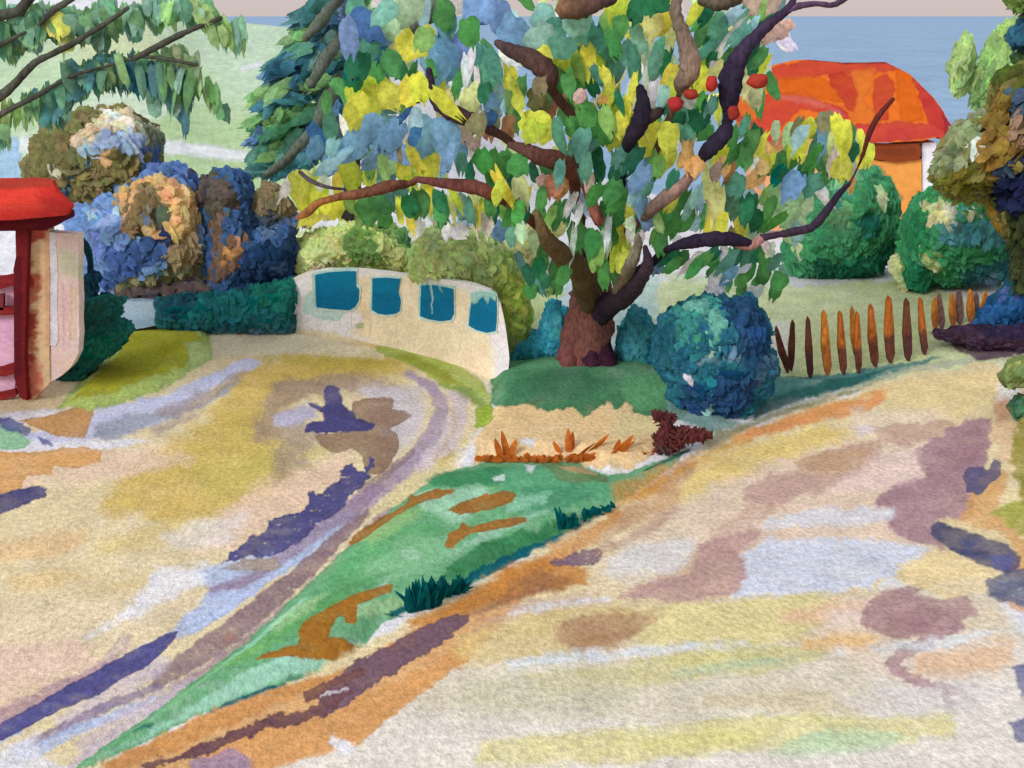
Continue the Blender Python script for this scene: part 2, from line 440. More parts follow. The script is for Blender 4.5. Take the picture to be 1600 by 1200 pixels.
GS = [
 # ---- meadow on either side, continuing beyond the view
 ((176,180,112),[(1600,480),(4500,480),(4500,2400),(1960,2400),(1720,1100),(1600,760)],10,10,1),
 ((150,168,96),[(1800,560),(4500,560),(4500,1000),(2000,1000)],60,14,.6),
 ((204,198,140),[(1900,1000),(4500,1000),(4500,2400),(2200,2400)],60,14,.6),
 ((182,188,120),[(-3500,480),(-40,480),(-40,640),(-700,700),(-3500,1200)],10,10,1),
 ((214,200,160),[(-3500,1100),(-800,560),(-100,640),(90,640),(-100,1330),(-900,2400),(-3500,2400)],30,10,1),
 # ---- left road washes
 ((223,206,165),[(-200,600),(330,510),(640,530),(760,640),(700,760),(400,1010),(0,1300),(-300,1300)],20,8,1),
 ((208,180,104),[(345,575),(480,545),(620,552),(640,590),(500,612),(420,650),(455,745),(400,790),(290,815),(150,800),(190,730),(300,680),(350,620)],34,14,.95),
 ((200,172,88),[(400,580),(560,555),(640,575),(520,600),(420,610)],22,10,.7),
 ((196,176,92),[(330,650),(440,640),(450,720),(330,760),(260,740)],30,10,.5),
 ((202,190,104),[(300,740),(440,690),(520,700),(440,770),(330,790)],26,10,.6),
 ((228,200,176),[(-50,690),(230,700),(300,720),(200,745),(60,760),(-50,800)],26,10,.8),
 ((228,198,172),[(390,760),(540,700),(560,740),(470,800),(380,850),(300,860)],26,10,.85),
 ((226,190,142),[(-20,850),(60,838),(140,830),(120,862),(40,872),(-20,880)],18,8,.75),
 ((228,196,140),[(20,900),(120,885),(140,905),(60,925),(20,925)],20,8,.6),
 ((222,196,130),[(110,925),(230,905),(300,890),(280,915),(150,945)],18,8,.6),
 ((226,208,176),[(-20,940),(300,900),(330,950),(160,1030),(-20,1050)],40,8,.7),
 ((228,196,180),[(-30,1000),(120,1005),(170,1035),(60,1075),(-30,1120)],30,8,.75),
 ((214,190,120),[(140,850),(300,800),(330,825),(240,860),(150,870)],22,8,.5),
 ((222,222,226),[(250,830),(390,800),(360,850),(270,860)],20,8,.5),
 # upper rim: cream lane before the hedge
 ((222,210,180),[(325,525),(460,520),(600,548),(600,562),(430,552),(330,560)],6,4,.95),
 ((176,160,60),[(395,556),(470,552),(600,556),(650,580),(560,580),(450,566)],14,8,.5),
 # lilac and grey strip beside the grass mound
 ((196,200,228),[(130,640),(250,620),(380,560),(405,566),(330,610),(250,660),(160,690),(60,700),(-20,705),(60,670)],8,7,.95),
 ((226,226,234),[(70,640),(130,640),(100,665),(30,660),(-20,690),(60,690),(200,688),(240,690),(150,706),(-20,712),(-30,650)],7,6,.9),
 ((152,158,172),[(142,662),(200,648),(262,642),(330,618),(378,588),(360,612),(300,642),(240,662),(180,690),(150,686)],8,7,.85,.15),
 ((160,140,130),[(240,640),(330,606),(385,572),(390,580),(330,625),(262,655)],7,6,.6),
 ((150,135,140),[(235,672),(300,640),(310,650),(250,682)],9,4,.5),
 ((194,148,96),[(30,656),(80,648),(128,634),(148,640),(132,686),(92,684),(60,670)],1.8,3,.95),
 ((217,167,108),[(-20,706),(60,706),(125,698),(160,702),(158,722),(120,732),(85,728),(80,742),(40,745),(32,768),(-20,772)],1.8,4,.95),
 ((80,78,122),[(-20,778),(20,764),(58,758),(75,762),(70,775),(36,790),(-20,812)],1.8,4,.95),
 ((146,196,158),[(-20,664),(28,668),(46,690),(40,702),(-20,704)],1.8,4,.95),
 ((88,100,150),[(-10,650),(20,655),(50,672),(40,680),(0,668)],3,4,.9),
 ((96,100,160),[(55,680),(80,690),(84,698),(66,694)],2,3,.85),
 # brown-mauve middle
 ((150,128,122),[(425,600),(520,582),(600,590),(640,610),(560,612),(470,625),(425,650),(400,650)],22,10,.75),
 ((160,138,126),[(400,655),(470,640),(500,690),(440,735),(420,720),(440,690),(400,690)],18,10,.7),
 ((150,130,124),[(420,735),(470,712),(480,725),(430,755)],16,8,.5),
 ((182,178,202),[(428,650),(480,626),(500,650),(470,665),(430,665)],10,6,.85),
 ((186,180,206),[(560,600),(640,610),(665,640),(650,680),(600,690),(590,650)],24,8,.5),
 ((205,198,210),[(560,610),(660,600),(665,650),(640,700),(610,720),(580,640)],14,6,.55),
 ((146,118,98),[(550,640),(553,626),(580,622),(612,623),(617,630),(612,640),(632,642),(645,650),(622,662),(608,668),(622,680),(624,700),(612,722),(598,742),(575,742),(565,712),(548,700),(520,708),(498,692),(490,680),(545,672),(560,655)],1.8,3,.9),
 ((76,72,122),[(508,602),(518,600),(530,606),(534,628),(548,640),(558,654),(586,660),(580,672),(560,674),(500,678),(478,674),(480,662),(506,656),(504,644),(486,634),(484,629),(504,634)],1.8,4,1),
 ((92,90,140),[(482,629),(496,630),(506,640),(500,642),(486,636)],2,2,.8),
 # curved rut
 ((168,150,172),[(636,582,5),(676,604,9),(690,636,12),(682,672,14),(650,716,14),(596,764,14),(520,826,15)],6,5,.9),
 ((140,116,112),[(565,768,7),(600,744,8),(645,706,5)],2,4,.6),
 ((206,192,200),[(700,612,6),(722,630,14),(700,690,16),(660,730,12)],12,6,.8),
 ((196,176,140),[(706,640,4),(712,670,4),(680,720,4)],6,3,.5),
 ((176,152,60),[(690,722,6),(705,712,7)],9,4,.6),
 ((212,200,140),[(640,760,8),(700,722,8),(590,800,6)],10,6,.5),
 # blue-lilac bands
 ((178,192,224),[(300,890),(420,860),(540,800),(560,800),(500,860),(400,920),(300,985),(180,1040),(60,1120),(-20,1180),(-20,1150),(120,1070),(260,990),(330,920)],10,8,.9),
 ((226,228,238),[(250,890),(330,880),(320,905),(220,960),(130,1000),(200,950)],16,8,.8),
 ((150,128,152),[(330,925,5),(400,900,12),(470,850,14),(540,800,14),(590,765,10)],7,6,.8,.1),
 ((182,196,228),[(300,985,6),(380,930,10),(470,868,5),(525,826,2)],5,5,.9),
 ((140,114,124),[(575,802,4),(520,850,12),(460,905,15),(400,955,18),(330,1010,18),(250,1060,14)],5,5,.85,.08),
 ((158,136,148),[(610,802,10),(545,868,12),(470,940,14),(400,1000,16),(320,1055,16),(240,1110,12)],9,6,.8),
 ((196,184,200),[(300,1068,10),(240,1110,12),(170,1160,12),(110,1200,10)],10,6,.7),
 ((172,118,112),[(350,1000,6),(362,996,7)],8,4,.6),
 ((196,184,206),[(250,1040,14),(170,1080,14),(100,1130,12)],16,6,.6),
 ((140,124,158),[(250,1072,6),(180,1095,8),(100,1140,10),(30,1170,9)],5,7,.8,.35),
 ((180,196,230),[(240,1090,6),(170,1120,8),(100,1150,10),(30,1185,10)],8,6,.8),
 ((220,222,232),[(-20,1180),(60,1140),(60,1180),(120,1210),(-20,1215)],12,5,.8),
 ((190,176,190),[(120,1160),(200,1100),(300,1050),(200,1130),(130,1190)],10,6,.6),
 ((182,150,156),[(-20,1110),(60,1078),(140,1042),(200,1010),(205,992),(205,1010),(150,1052),(70,1100),(-20,1150)],7,6,.85,.2),
 ((196,178,170),[(150,1040),(190,992),(206,992),(196,1020)],5,3,.8),
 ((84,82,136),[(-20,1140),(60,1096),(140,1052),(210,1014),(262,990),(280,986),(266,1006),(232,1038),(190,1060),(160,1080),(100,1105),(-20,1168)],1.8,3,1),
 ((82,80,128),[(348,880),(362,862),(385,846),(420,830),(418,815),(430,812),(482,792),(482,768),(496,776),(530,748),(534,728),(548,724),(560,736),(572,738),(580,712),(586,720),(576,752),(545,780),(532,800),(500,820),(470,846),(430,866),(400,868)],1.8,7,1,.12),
 ((168,152,140),[(345,886),(385,872),(430,870),(442,884),(425,892),(370,890)],1.8,3,.9),
 # ---- lime kerb strip before the arched wall
 ((168,184,92),[(585,540),(640,538),(700,560),(745,588),(770,620),(772,655),(760,668),(742,668),(752,640),(730,618),(690,604),(650,575),(600,556)],3,5,1),
 ((142,148,52),[(600,550),(650,556),(700,582),(730,606),(700,600),(650,575)],8,5,.8),
 ((112,140,62),[(690,600),(735,606),(765,640),(760,652),(735,626)],7,5,.6),
 # ---- grass mound left (on flat ground part)
 ((176,196,110),[(90,640),(130,590),(190,520),(330,510),(330,560),(250,610),(150,642)],4,5,1),
 ((172,170,44),[(108,632),(150,600),(190,560),(205,512),(240,506),(290,518),(326,545),(290,575),(230,602),(160,626)],4,6,.95),
 ((150,148,34),[(150,600),(200,560),(250,560),(290,540),(240,592),(160,622)],10,6,.6),
 ((188,206,140),[(290,545),(330,540),(330,562),(300,580)],4,4,.8),
 # ---- bank under the tree
 ((228,196,146),[(740,700),(770,640),(1010,640),(1060,690),(985,738),(900,730),(740,735)],4,6,1),
 ((216,200,150),[(960,655),(1030,662),(1030,690),(960,700)],10,5,.8),
 ((226,224,226),[(812,698),(840,700),(836,708),(812,706)],2,3,.9),
 ((74,130,92),[(765,560),(860,545),(1080,560),(1085,650),(1060,668),(1010,664),(990,655),(978,640),(960,652),(950,642),(925,656),(912,668),(895,650),(860,655),(820,645),(790,648),(768,630)],1.8,5,1),
 ((92,156,112),[(780,575),(860,560),(930,585),(900,605),(800,600)],14,6,.7),
 ((96,158,110),[(970,612),(1040,610),(1050,650),(1000,655),(975,640)],10,6,.7),
 ((52,100,76),[(790,620),(880,600),(960,620),(900,645),(800,640)],14,6,.5),
 ((152,178,60),[(742,640),(768,630),(772,655),(766,668),(744,668)],3,4,.9),
 ((120,156,150),[(1040,620),(1110,650),(1160,665),(1100,685),(1040,662)],6,6,.9),
 # ---- green verge
 ((108,170,122),VERGE,3,4,1),
 ((60,138,92),[(665,750),(700,738),(790,735),(800,765),(740,775),(680,770)],9,6,.9),
 ((92,166,124),[(790,722),(900,730),(955,750),(950,790),(860,810),(780,800)],12,6,.8),
 ((112,136,88),[(845,725),(900,730),(950,745),(950,765),(900,768),(870,760)],3,4,.8),
 ((205,176,130),[(870,732),(910,730),(935,742),(915,752),(880,744)],5,4,.8),
 ((160,205,176),[(650,775),(760,775),(760,800),(720,830),(660,810)],12,6,.8),
 ((52,126,78),[(700,900),(760,860),(850,830),(890,812),(880,832),(820,866),(730,905),(690,925)],8,6,.9),
 ((96,170,110),[(540,880),(640,830),(700,830),(680,880),(580,920),(480,960)],16,6,.7),
 ((104,172,102),[(400,1010),(520,940),(560,935),(470,1000),(380,1050),(330,1060)],12,6,.8),
 ((150,206,182),[(280,1100),(380,1015),(470,945),(480,950),(400,1020),(300,1090)],6,5,.85),
 ((158,206,184),[(150,1190),(300,1110),(440,1040),(560,1010),(540,1030),(440,1066),(300,1118)],6,5,.8),
 ((126,186,108),[(262,1105,2),(340,1055,6),(410,1025,4)],6,4,.8),
 ((172,205,150),[(600,965),(700,935),(690,925),(560,960),(540,985)],8,5,.6),
 ((204,224,216),[(770,758),(790,752),(788,764),(772,764)],1.8,2,.95),
 ((216,222,224),[(818,728),(838,730),(832,752),(824,748)],1.8,2,.95),
 ((196,218,212),[(596,930,4),(612,914,2)],3,3,.8),
 ((196,218,212),[(640,880,10),(650,884,8)],6,6,.6),
 ((160,205,180),[(700,882),(760,840),(830,812),(880,800),(800,840)],8,6,.6),
 ((142,196,150),[(560,900),(640,850),(720,850),(700,890),(600,930)],18,8,.6),
 ((86,150,92),[(470,960),(560,915),(620,905),(560,945),(480,985)],14,8,.6),
 ((70,140,104),[(820,775),(900,770),(930,785),(860,812),(810,815)],12,8,.7),
 ((150,190,120),[(560,850),(620,810),(680,800),(640,830),(580,870)],12,7,.6),
 ((150,206,176),[(800,790),(860,780),(850,800),(790,815)],8,6,.6),
 ((170,205,150),[(420,985),(470,955),(520,935),(480,975),(430,1005)],10,6,.5),
 # brown dry patches
 ((160,112,52),[(545,852),(552,838),(600,808),(636,788),(640,772),(650,776),(712,776),(706,784),(660,796),(606,826),(570,848),(548,856)],1.8,4,1),
 ((160,112,52),[(700,808),(720,796),(760,784),(796,778),(808,784),(800,798),(760,810),(720,816)],1.8,3,1),
 ((160,112,52),[(695,868),(700,848),(718,838),(724,828),(734,836),(780,824),(820,820),(824,826),(800,836),(750,846),(728,852),(706,872)],1.8,3,1),
 ((162,110,40),[(466,1000),(475,985),(510,965),(545,945),(580,934),(616,926),(612,940),(580,952),(560,958),(556,990),(540,988),(536,976),(526,980),(514,1008),(560,1012),(570,1022),(540,1030),(480,1040),(400,1046),(410,1038),(470,1020)],1.8,3,1),
 # teal undercut line
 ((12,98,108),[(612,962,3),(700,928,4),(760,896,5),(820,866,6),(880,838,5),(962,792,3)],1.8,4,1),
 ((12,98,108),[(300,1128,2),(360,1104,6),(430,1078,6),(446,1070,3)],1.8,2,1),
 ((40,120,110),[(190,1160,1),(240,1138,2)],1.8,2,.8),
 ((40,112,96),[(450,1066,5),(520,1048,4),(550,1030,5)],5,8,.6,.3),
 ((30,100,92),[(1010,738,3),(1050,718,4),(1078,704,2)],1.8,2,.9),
 # ---- strip by the fence
 ((88,140,134),[(1195,590),(1300,585),(1440,562),(1470,558),(1420,580),(1330,605),(1180,640)],4,5,1),
 ((36,96,92),[(1170,640),(1230,620),(1330,590),(1400,572),(1340,600),(1250,628),(1180,655)],6,5,.9),
 ((188,192,168),[(1200,645),(1320,606),(1420,574),(1600,545),(1600,556),(1420,584),(1250,640)],4,6,.8,.2),
 ((128,126,72),[(1090,690),(1180,655),(1300,618),(1380,592),(1330,615),(1200,660),(1110,700)],8,4,.8),
 # ---- right road
 ((224,206,162),[(958,792),(1100,706),(1250,640),(1420,585),(1700,545),(1700,900),(1400,900),(900,1100),(560,1300),(100,1300),(100,1215),(440,1076),(700,940)],10.5,8,1),
 ((224,217,206),[(560,1120),(640,1060),(760,1000),(1000,985),(1300,1010),(1620,1000),(1650,1300),(300,1300),(400,1190)],26,13,1),
 ((208,158,84),[(962,788),(1060,735),(1170,676),(1250,648),(1380,605),(1385,612),(1290,650),(1180,680),(1080,735),(1040,775),(960,785)],8.8,8,.9),
 ((220,150,92),[(1150,680),(1250,645),(1370,612),(1400,606),(1360,640),(1290,655),(1180,685),(1140,700)],7.1,8,.85),
 ((196,140,70),[(950,770),(1000,748),(1090,705),(1085,735),(1040,770),(960,784)],12.2,7,.7),
 ((226,200,126),[(1080,740),(1180,690),(1290,665),(1340,680),(1240,720),(1150,750),(1060,780)],19,11,.85),
 ((228,196,120),[(1100,700),(1160,685),(1190,700),(1120,735),(1080,745)],19,8,.5),
 ((228,206,152),[(1380,600),(1560,575),(1580,620),(1500,650),(1380,640)],14,9,.8),
 ((228,208,188),[(1330,640),(1480,640),(1460,665),(1330,675)],14,9,.6),
 ((216,208,220),[(1330,672),(1360,664),(1372,672),(1340,682)],12.2,7,.7),
 ((188,150,120),[(1045,750,8),(1080,735,6)],15.6,7,.6),
 ((196,154,116),[(960,800),(1040,775),(1065,770),(1060,790),(980,830),(960,820)],15.6,8,.7),
 # pink and mauve flow down the middle of the road
 ((224,200,182),[(1060,790),(1180,735),(1330,690),(1460,670),(1480,760),(1440,860),(1250,850),(1100,870),(960,900),(980,840)],30,10,.85),
 ((222,204,178),[(940,850),(1080,790),(1120,860),(1000,930),(900,950)],26,8,.7),
 ((198,164,146),[(1375,690,10),(1300,722,16),(1220,765,20),(1170,805,18),(1130,850,22),(1080,895,24),(1000,922,16)],12,9,.6),
 ((196,160,128),[(1075,742,8),(1020,782,12),(970,815,14),(900,850,10)],12,7,.65),
 ((214,196,158),[(700,1000),(900,930),(1300,910),(1560,930),(1600,1000),(1300,1010),(1000,1020),(720,1050)],30,8,.75),
 ((212,202,172),[(640,1060),(900,1030),(1350,1020),(1380,1100),(1000,1130),(640,1120)],34,8,.6),
 ((222,200,176),[(1280,970),(1400,960),(1580,990),(1560,1060),(1420,1075),(1330,1040)],24,8,.6),
 # orange shoulder and lower left sweep
 ((214,164,110),[(160,1194),(300,1124),(440,1078),(560,1038),(640,992),(760,918),(860,870),(800,960),(730,1030),(640,1092),(560,1160),(420,1205),(200,1225)],8,6,.9),
 ((206,148,90),[(160,1192),(300,1124),(440,1076),(560,1036),(640,990),(760,915),(900,845),(962,795),(975,805),(900,860),(860,900),(780,935),(700,975),(600,1030),(480,1080),(300,1160),(160,1215)],8.8,7,1),
 ((214,158,100),[(430,1130),(560,1090),(680,1035),(728,1010),(734,1030),(700,1050),(640,1095),(600,1130),(560,1165),(500,1175),(420,1200),(330,1215),(300,1180)],6.25,9,.95),
 ((198,134,66),[(640,968),(700,945),(800,885),(860,870),(920,890),(918,910),(840,925),(760,950),(690,975),(640,985)],13.9,8,.9),
 ((152,108,72),[(790,915),(840,895),(890,905),(880,920),(820,922),(795,925)],17.3,9,.85),
 ((214,166,112),[(860,850),(960,805),(968,815),(930,850),(860,872)],12.2,8,.8),
 ((122,96,116),[(855,880),(890,866),(935,858),(942,868),(930,880),(880,888)],2,8,.9,.35),
 ((170,136,118),[(940,862,5),(980,845,8),(1030,815,8),(1060,795,5)],15.6,8,.6),
 ((120,92,104),[(545,1040),(600,1010),(660,982),(700,964),(736,962),(732,974),(700,1000),(650,1030),(590,1065),(545,1100),(500,1120),(510,1100),(490,1090)],1.8,7,1),
 ((114,80,84),[(220,1200,3),(330,1165,8),(420,1128,9),(500,1110,11),(540,1080,9)],2,9,.95),
 ((122,84,80),[(475,1082),(520,1060),(570,1045),(565,1060),(530,1070),(500,1090),(480,1096)],2,7,.9),
 ((222,216,224),[(500,1088,2),(530,1078,2),(545,1074,1)],1.8,6,.8),
 ((140,96,80),[(730,965,4),(800,935,6),(850,920,4)],12.2,8,.6),
 ((152,132,164),[(300,1190),(360,1168),(390,1180),(400,1215),(300,1215)],8.8,7,.8),
 ((190,160,160),[(745,985,4),(820,950,9),(900,935,8),(940,925,3)],17.3,9,.5,.2),
 ((222,220,226),[(800,960,2),(860,948,5),(950,935,4)],10.5,8,.8,.2),
 ((226,226,232),[(515,1150),(540,1155),(560,1168),(540,1180),(520,1170)],7.1,8,.9),
 # mauve patches
 ((190,156,146),[(1160,780),(1165,760),(1200,742),(1260,738),(1300,745),(1360,720),(1380,690),(1365,690),(1250,720),(1300,700),(1380,690),(1372,720),(1330,745),(1280,770),(1200,790)],7.1,8,.75),
 ((190,152,116),[(1240,722),(1300,706),(1370,695),(1365,720),(1330,742),(1270,740)],15.6,8,.7),
 ((192,158,142),[(1360,672),(1400,660),(1480,655),(1495,662),(1470,680),(1420,695),(1380,690)],6.25,7,.75),
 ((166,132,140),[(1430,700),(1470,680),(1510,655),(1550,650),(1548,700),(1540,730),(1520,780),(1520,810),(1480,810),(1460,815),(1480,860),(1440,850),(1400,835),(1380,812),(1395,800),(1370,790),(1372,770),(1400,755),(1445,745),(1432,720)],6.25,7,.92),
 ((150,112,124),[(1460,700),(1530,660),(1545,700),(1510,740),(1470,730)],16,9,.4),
 ((226,200,196),[(1370,710),(1430,695),(1445,745),(1380,765),(1300,770),(1320,740)],15.6,9,.6),
 ((214,214,220),[(1200,808),(1280,795),(1400,795),(1385,815),(1300,825),(1190,822)],12.2,9,.9),
 ((206,211,226),[(1150,870),(1190,845),(1280,840),(1400,845),(1460,855),(1420,880),(1390,905),(1300,925),(1200,935),(1120,940),(1150,915)],10.5,9,.95),
 ((186,152,146),[(1095,850),(1130,832),(1180,825),(1190,845),(1155,865),(1168,890),(1160,915),(1130,935),(1060,945),(1000,935),(960,935),(1020,905),(1080,895)],8.8,8,.92),
 ((216,190,172),[(1100,835),(1180,800),(1190,820),(1130,840)],12.2,8,.7),
 ((214,214,216),[(960,862),(1080,838),(1085,860),(1060,890),(980,915),(940,905)],19,9,.8),
 ((228,206,160),[(930,905),(1020,890),(1030,905),(960,925),(930,925)],19,9,.6),
 ((220,208,150),[(960,955),(1100,940),(1290,925),(1300,960),(1250,1000),(1120,1010),(1000,1010),(940,980)],19,9,.9),
 ((214,192,128),[(720,990),(900,945),(1000,950),(980,985),(860,1030),(740,1040),(700,1020)],14,9,.6),
 ((176,138,108),[(880,970),(960,955),(1040,958),(1000,985),(960,1015),(900,1020),(870,1000)],15.6,10,.85),
 ((168,126,84),[(900,995),(960,990),(950,1012),(900,1018)],13.9,8,.5),
 ((212,218,222),[(800,1040,5),(900,1025,9),(1020,1015,7),(1170,1008,4)],15.6,9,.9),
 ((206,198,150),[(900,1045),(1020,1025),(1250,1010),(1300,1000),(1290,1030),(1150,1055),(1000,1070),(860,1085),(820,1060)],12,9,.9),
 ((214,206,140),[(1020,1030),(1150,1010),(1260,1010),(1150,1040),(1040,1042)],19,8,.7),
 ((176,200,170),[(1060,1052,1),(1120,1045,6),(1180,1036,5),(1240,1030,1)],19,8,.75),
 ((204,198,170),[(720,1070),(880,1050),(1010,1075),(960,1105),(800,1110),(700,1100)],18,9,.7),
 ((206,192,158),[(1100,1085),(1250,1080),(1400,1095),(1330,1115),(1200,1112),(1100,1100)],12,9,.7),
 ((220,212,158),[(750,1160),(900,1145),(1050,1130),(1250,1115),(1490,1120),(1495,1148),(1380,1160),(1200,1175),(1000,1190),(740,1200)],17.3,9,.95),
 ((218,210,138),[(960,1165),(1100,1140),(1200,1140),(1180,1165),(1050,1175)],19,8,.7),
 ((188,210,172),[(1200,1178),(1250,1150),(1310,1138),(1400,1145),(1420,1155),(1350,1175),(1260,1185)],15.6,9,.85),
 ((224,186,152),[(1220,960),(1300,938),(1370,930),(1360,950),(1280,970),(1220,970)],17.3,9,.8),
 ((226,184,124),[(1250,1000),(1320,985),(1370,990),(1360,1010),(1260,1015)],19,9,.8),
 ((226,202,196),[(1280,955),(1380,935),(1390,960),(1300,985)],19,9,.5),
 ((170,134,136),[(1350,950),(1375,925),(1420,915),(1468,896),(1465,908),(1430,930),(1460,936),(1510,930),(1530,960),(1500,975),(1510,985),(1460,995),(1400,1000),(1360,985),(1345,975)],6,8,.85),
 ((150,112,120),[(1380,960),(1440,945),(1480,955),(1450,985),(1390,985)],16,6,.5),
 ((172,138,144),[(1500,978,6),(1450,1000,9),(1410,1022,10),(1390,1042,8),(1425,1062,8),(1475,1078,9),(1512,1086,4)],5,9,.8),
 ((172,138,150),[(1478,1080,9),(1480,1104,5)],6,7,.7),
 ((226,190,156),[(1430,1025),(1500,1015),(1590,1000),(1580,1040),(1500,1055),(1430,1055)],15.6,9,.8),
 ((228,206,156),[(1440,870),(1490,865),(1570,900),(1545,930),(1470,930),(1400,905),(1400,890)],12.2,9,.9),
 ((212,206,204),[(1300,1090),(1500,1070),(1580,1080),(1500,1110),(1350,1115)],12,9,.6),
 ((214,222,226),[(1360,1010),(1440,1000),(1590,985),(1500,1010),(1380,1022)],13.9,9,.7),
 ((210,160,100),[(1510,790),(1530,750),(1560,730),(1580,745),(1560,790),(1590,830),(1620,880),(1600,905),(1560,880),(1590,860),(1560,830),(1500,815)],8.8,8,.8),
 ((204,150,96),[(1555,925),(1640,955),(1640,975),(1580,950)],8.8,8,.8),
 ((216,176,140),[(1555,620),(1600,620),(1600,720),(1560,720),(1550,650)],15.6,9,.6),
 ((190,130,110),[(1556,620),(1590,622),(1582,650),(1556,655)],8.8,8,.5),
 ((226,222,222),[(1560,600),(1600,596),(1590,625),(1556,622)],8.8,9,.8),
 ((168,168,80),[(1545,795),(1600,780),(1700,760),(1700,900),(1600,842),(1570,812)],7.1,9,.95),
 ((150,142,64),[(1590,640),(1700,600),(1700,780),(1600,790),(1580,720)],8.8,9,.9),
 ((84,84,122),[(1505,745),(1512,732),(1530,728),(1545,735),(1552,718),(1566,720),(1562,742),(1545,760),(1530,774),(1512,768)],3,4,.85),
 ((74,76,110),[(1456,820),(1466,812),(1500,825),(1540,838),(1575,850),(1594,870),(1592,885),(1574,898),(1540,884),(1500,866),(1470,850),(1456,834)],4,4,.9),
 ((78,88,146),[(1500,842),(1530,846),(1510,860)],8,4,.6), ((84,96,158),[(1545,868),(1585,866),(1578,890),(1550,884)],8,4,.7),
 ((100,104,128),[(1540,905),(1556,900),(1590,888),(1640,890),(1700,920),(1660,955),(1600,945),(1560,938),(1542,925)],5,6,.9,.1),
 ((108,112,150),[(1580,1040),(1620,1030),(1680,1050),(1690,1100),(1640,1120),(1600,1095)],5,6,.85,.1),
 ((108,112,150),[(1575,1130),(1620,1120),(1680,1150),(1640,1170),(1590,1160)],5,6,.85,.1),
 # near-right meadow and dark strip
 ((104,78,96),[(1450,520),(1520,512),(1620,520),(1700,520),(1700,560),(1600,552),(1530,565),(1490,545),(1480,532)],2.5,5,.95,.1),
] 
HS = [  # washes on the rising and falling land beyond
 ((222,224,228),[(-1500,-50),(3000,-50),(3000,640),(-1500,640)],2,0,1),
 ((184,208,170),[(-1500,20),(480,24),(520,320),(430,345),(250,330),(-1500,300)],14,8,.95),
 ((190,208,228),[(335,0),(490,0),(480,44),(400,36),(345,18)],16,6,.85),
 ((166,196,134),[(180,150),(440,190),(440,300),(280,280),(180,220)],30,14,.6),
 ((190,214,190),[(330,30),(480,20),(470,170),(380,150),(300,80)],34,10,.7),
 ((206,222,206),[(150,130),(250,120),(300,170),(230,190),(150,170)],22,10,.6),
 ((200,206,160),[(120,40),(230,20),(250,80),(120,110)],26,8,.6),
 ((222,226,230),[(245,216),(330,226),(420,242),(380,252),(260,240)],4,5,.9),
 ((222,226,230),[(372,106),(412,95),(415,103),(380,112)],3,4,.9),
 ((222,226,230),[(0,218),(60,214),(70,240),(0,240)],6,5,.8),
 ((152,188,216),[(-400,210),(30,215),(40,300),(-400,300)],3,5,.9),
 ((206,216,164),[(1000,440),(1230,450),(1330,440),(1560,440),(1560,600),(1180,610),(1000,560)],8,10,.95),
 ((186,206,152),[(1040,425),(1200,440),(1200,470),(1060,480)],18,10,.7),
 ((196,208,138),[(1250,520),(1450,500),(1450,580),(1250,590)],26,10,.5),
 ((196,208,150),[(1560,430),(4500,430),(4500,640),(1560,640)],20,10,.95),
 ((228,228,226),[(1440,440),(1560,440),(1560,480),(1500,470)],6,8,.8),
 ((228,228,224),[(1200,500),(1240,500),(1230,560),(1205,560)],6,6,.6),
 ((186,208,212),[(800,430),(900,430),(890,570),(790,560)],10,6,.95),
 ((178,206,200),[(960,430),(1030,430),(1020,560),(960,600)],10,6,.9),
 ((190,204,130),[(450,360),(850,350),(880,450),(820,600),(450,440)],8,8,.8),
 ((222,210,180),[(325,515),(800,515),(800,620),(325,560)],4,2,.9),
]

def height(x, y):
    px = 800 + FPX * x / np.maximum(y, 1) * 1.0
    left = 1 / (1 + np.exp((px - 760) / 90.0))          # 1 on the left, 0 on the right
    t = np.clip((y - 25) / 47.0, 0, 1)
    hill = (5.0 + 1.5 / (1 + np.exp((px - 300) / 25.0))) * (t * (1.25 - 0.25 * t)) + 0.25 * fbm(x / 9, y / 9, 3, 2) * np.clip((y - 27) / 8, 0, 1)
    hill = hill * np.clip(1 - (y - 95) / 60.0, -0.4, 1)
    t2 = np.clip((y - 23) / 80.0, 0, 1)
    fall = -10.5 * t2 ** 0.8 * np.clip((y - 23) / 6, 0, 1)
    z = np.where(y > 23, hill * left * (y > 25) + fall * (1 - left), 0)
    z = np.where(y > 110, np.minimum(z, 0) - 0.02 * (y - 110) * (1 - left * (y < 170)), z)
    return z

cols = np.concatenate([np.linspace(-900, -12, 56, endpoint=False), np.arange(-12, 1612, 2.1), np.linspace(1614, 2500, 56)])
pys = np.concatenate([np.linspace(1800, 1212, 40, endpoint=False), np.arange(1212, 440, -2.1)])
D1 = gdist(pys)
D2 = D1[-1] * np.exp(np.linspace(0, math.log(600 / D1[-1]), 300))[1:]
Ds = np.concatenate([D1, D2])
# ground rows: columns fan out from the foot of the viewpoint, spaced by image pixels
GX = np.empty((len(Ds), len(cols)))
for i, D in enumerate(Ds):
    b = CP * D + HCAM * SP            # depth along the view axis for z = 0
    GX[i] = (cols - 800) / FPX * b
GY = np.repeat(Ds[:, None], len(cols), 1)
GZ = height(GX, GY)
P = np.stack([GX, GY, GZ], -1).reshape(-1, 3)
X, Y = proj(P)  # vertices projected through the camera; washes below are laid in image pixels
col = np.tile(lin((222, 222, 226)), (len(P), 1))
wash(X, Y, col, HS)
near = np.where((Y > 485) & (GY.ravel() < 21.5))[0]
cn = col[near].copy()
# the meadow's colour stays beyond the roads; road and verge washes come over it
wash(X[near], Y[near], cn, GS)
col[near] = cn
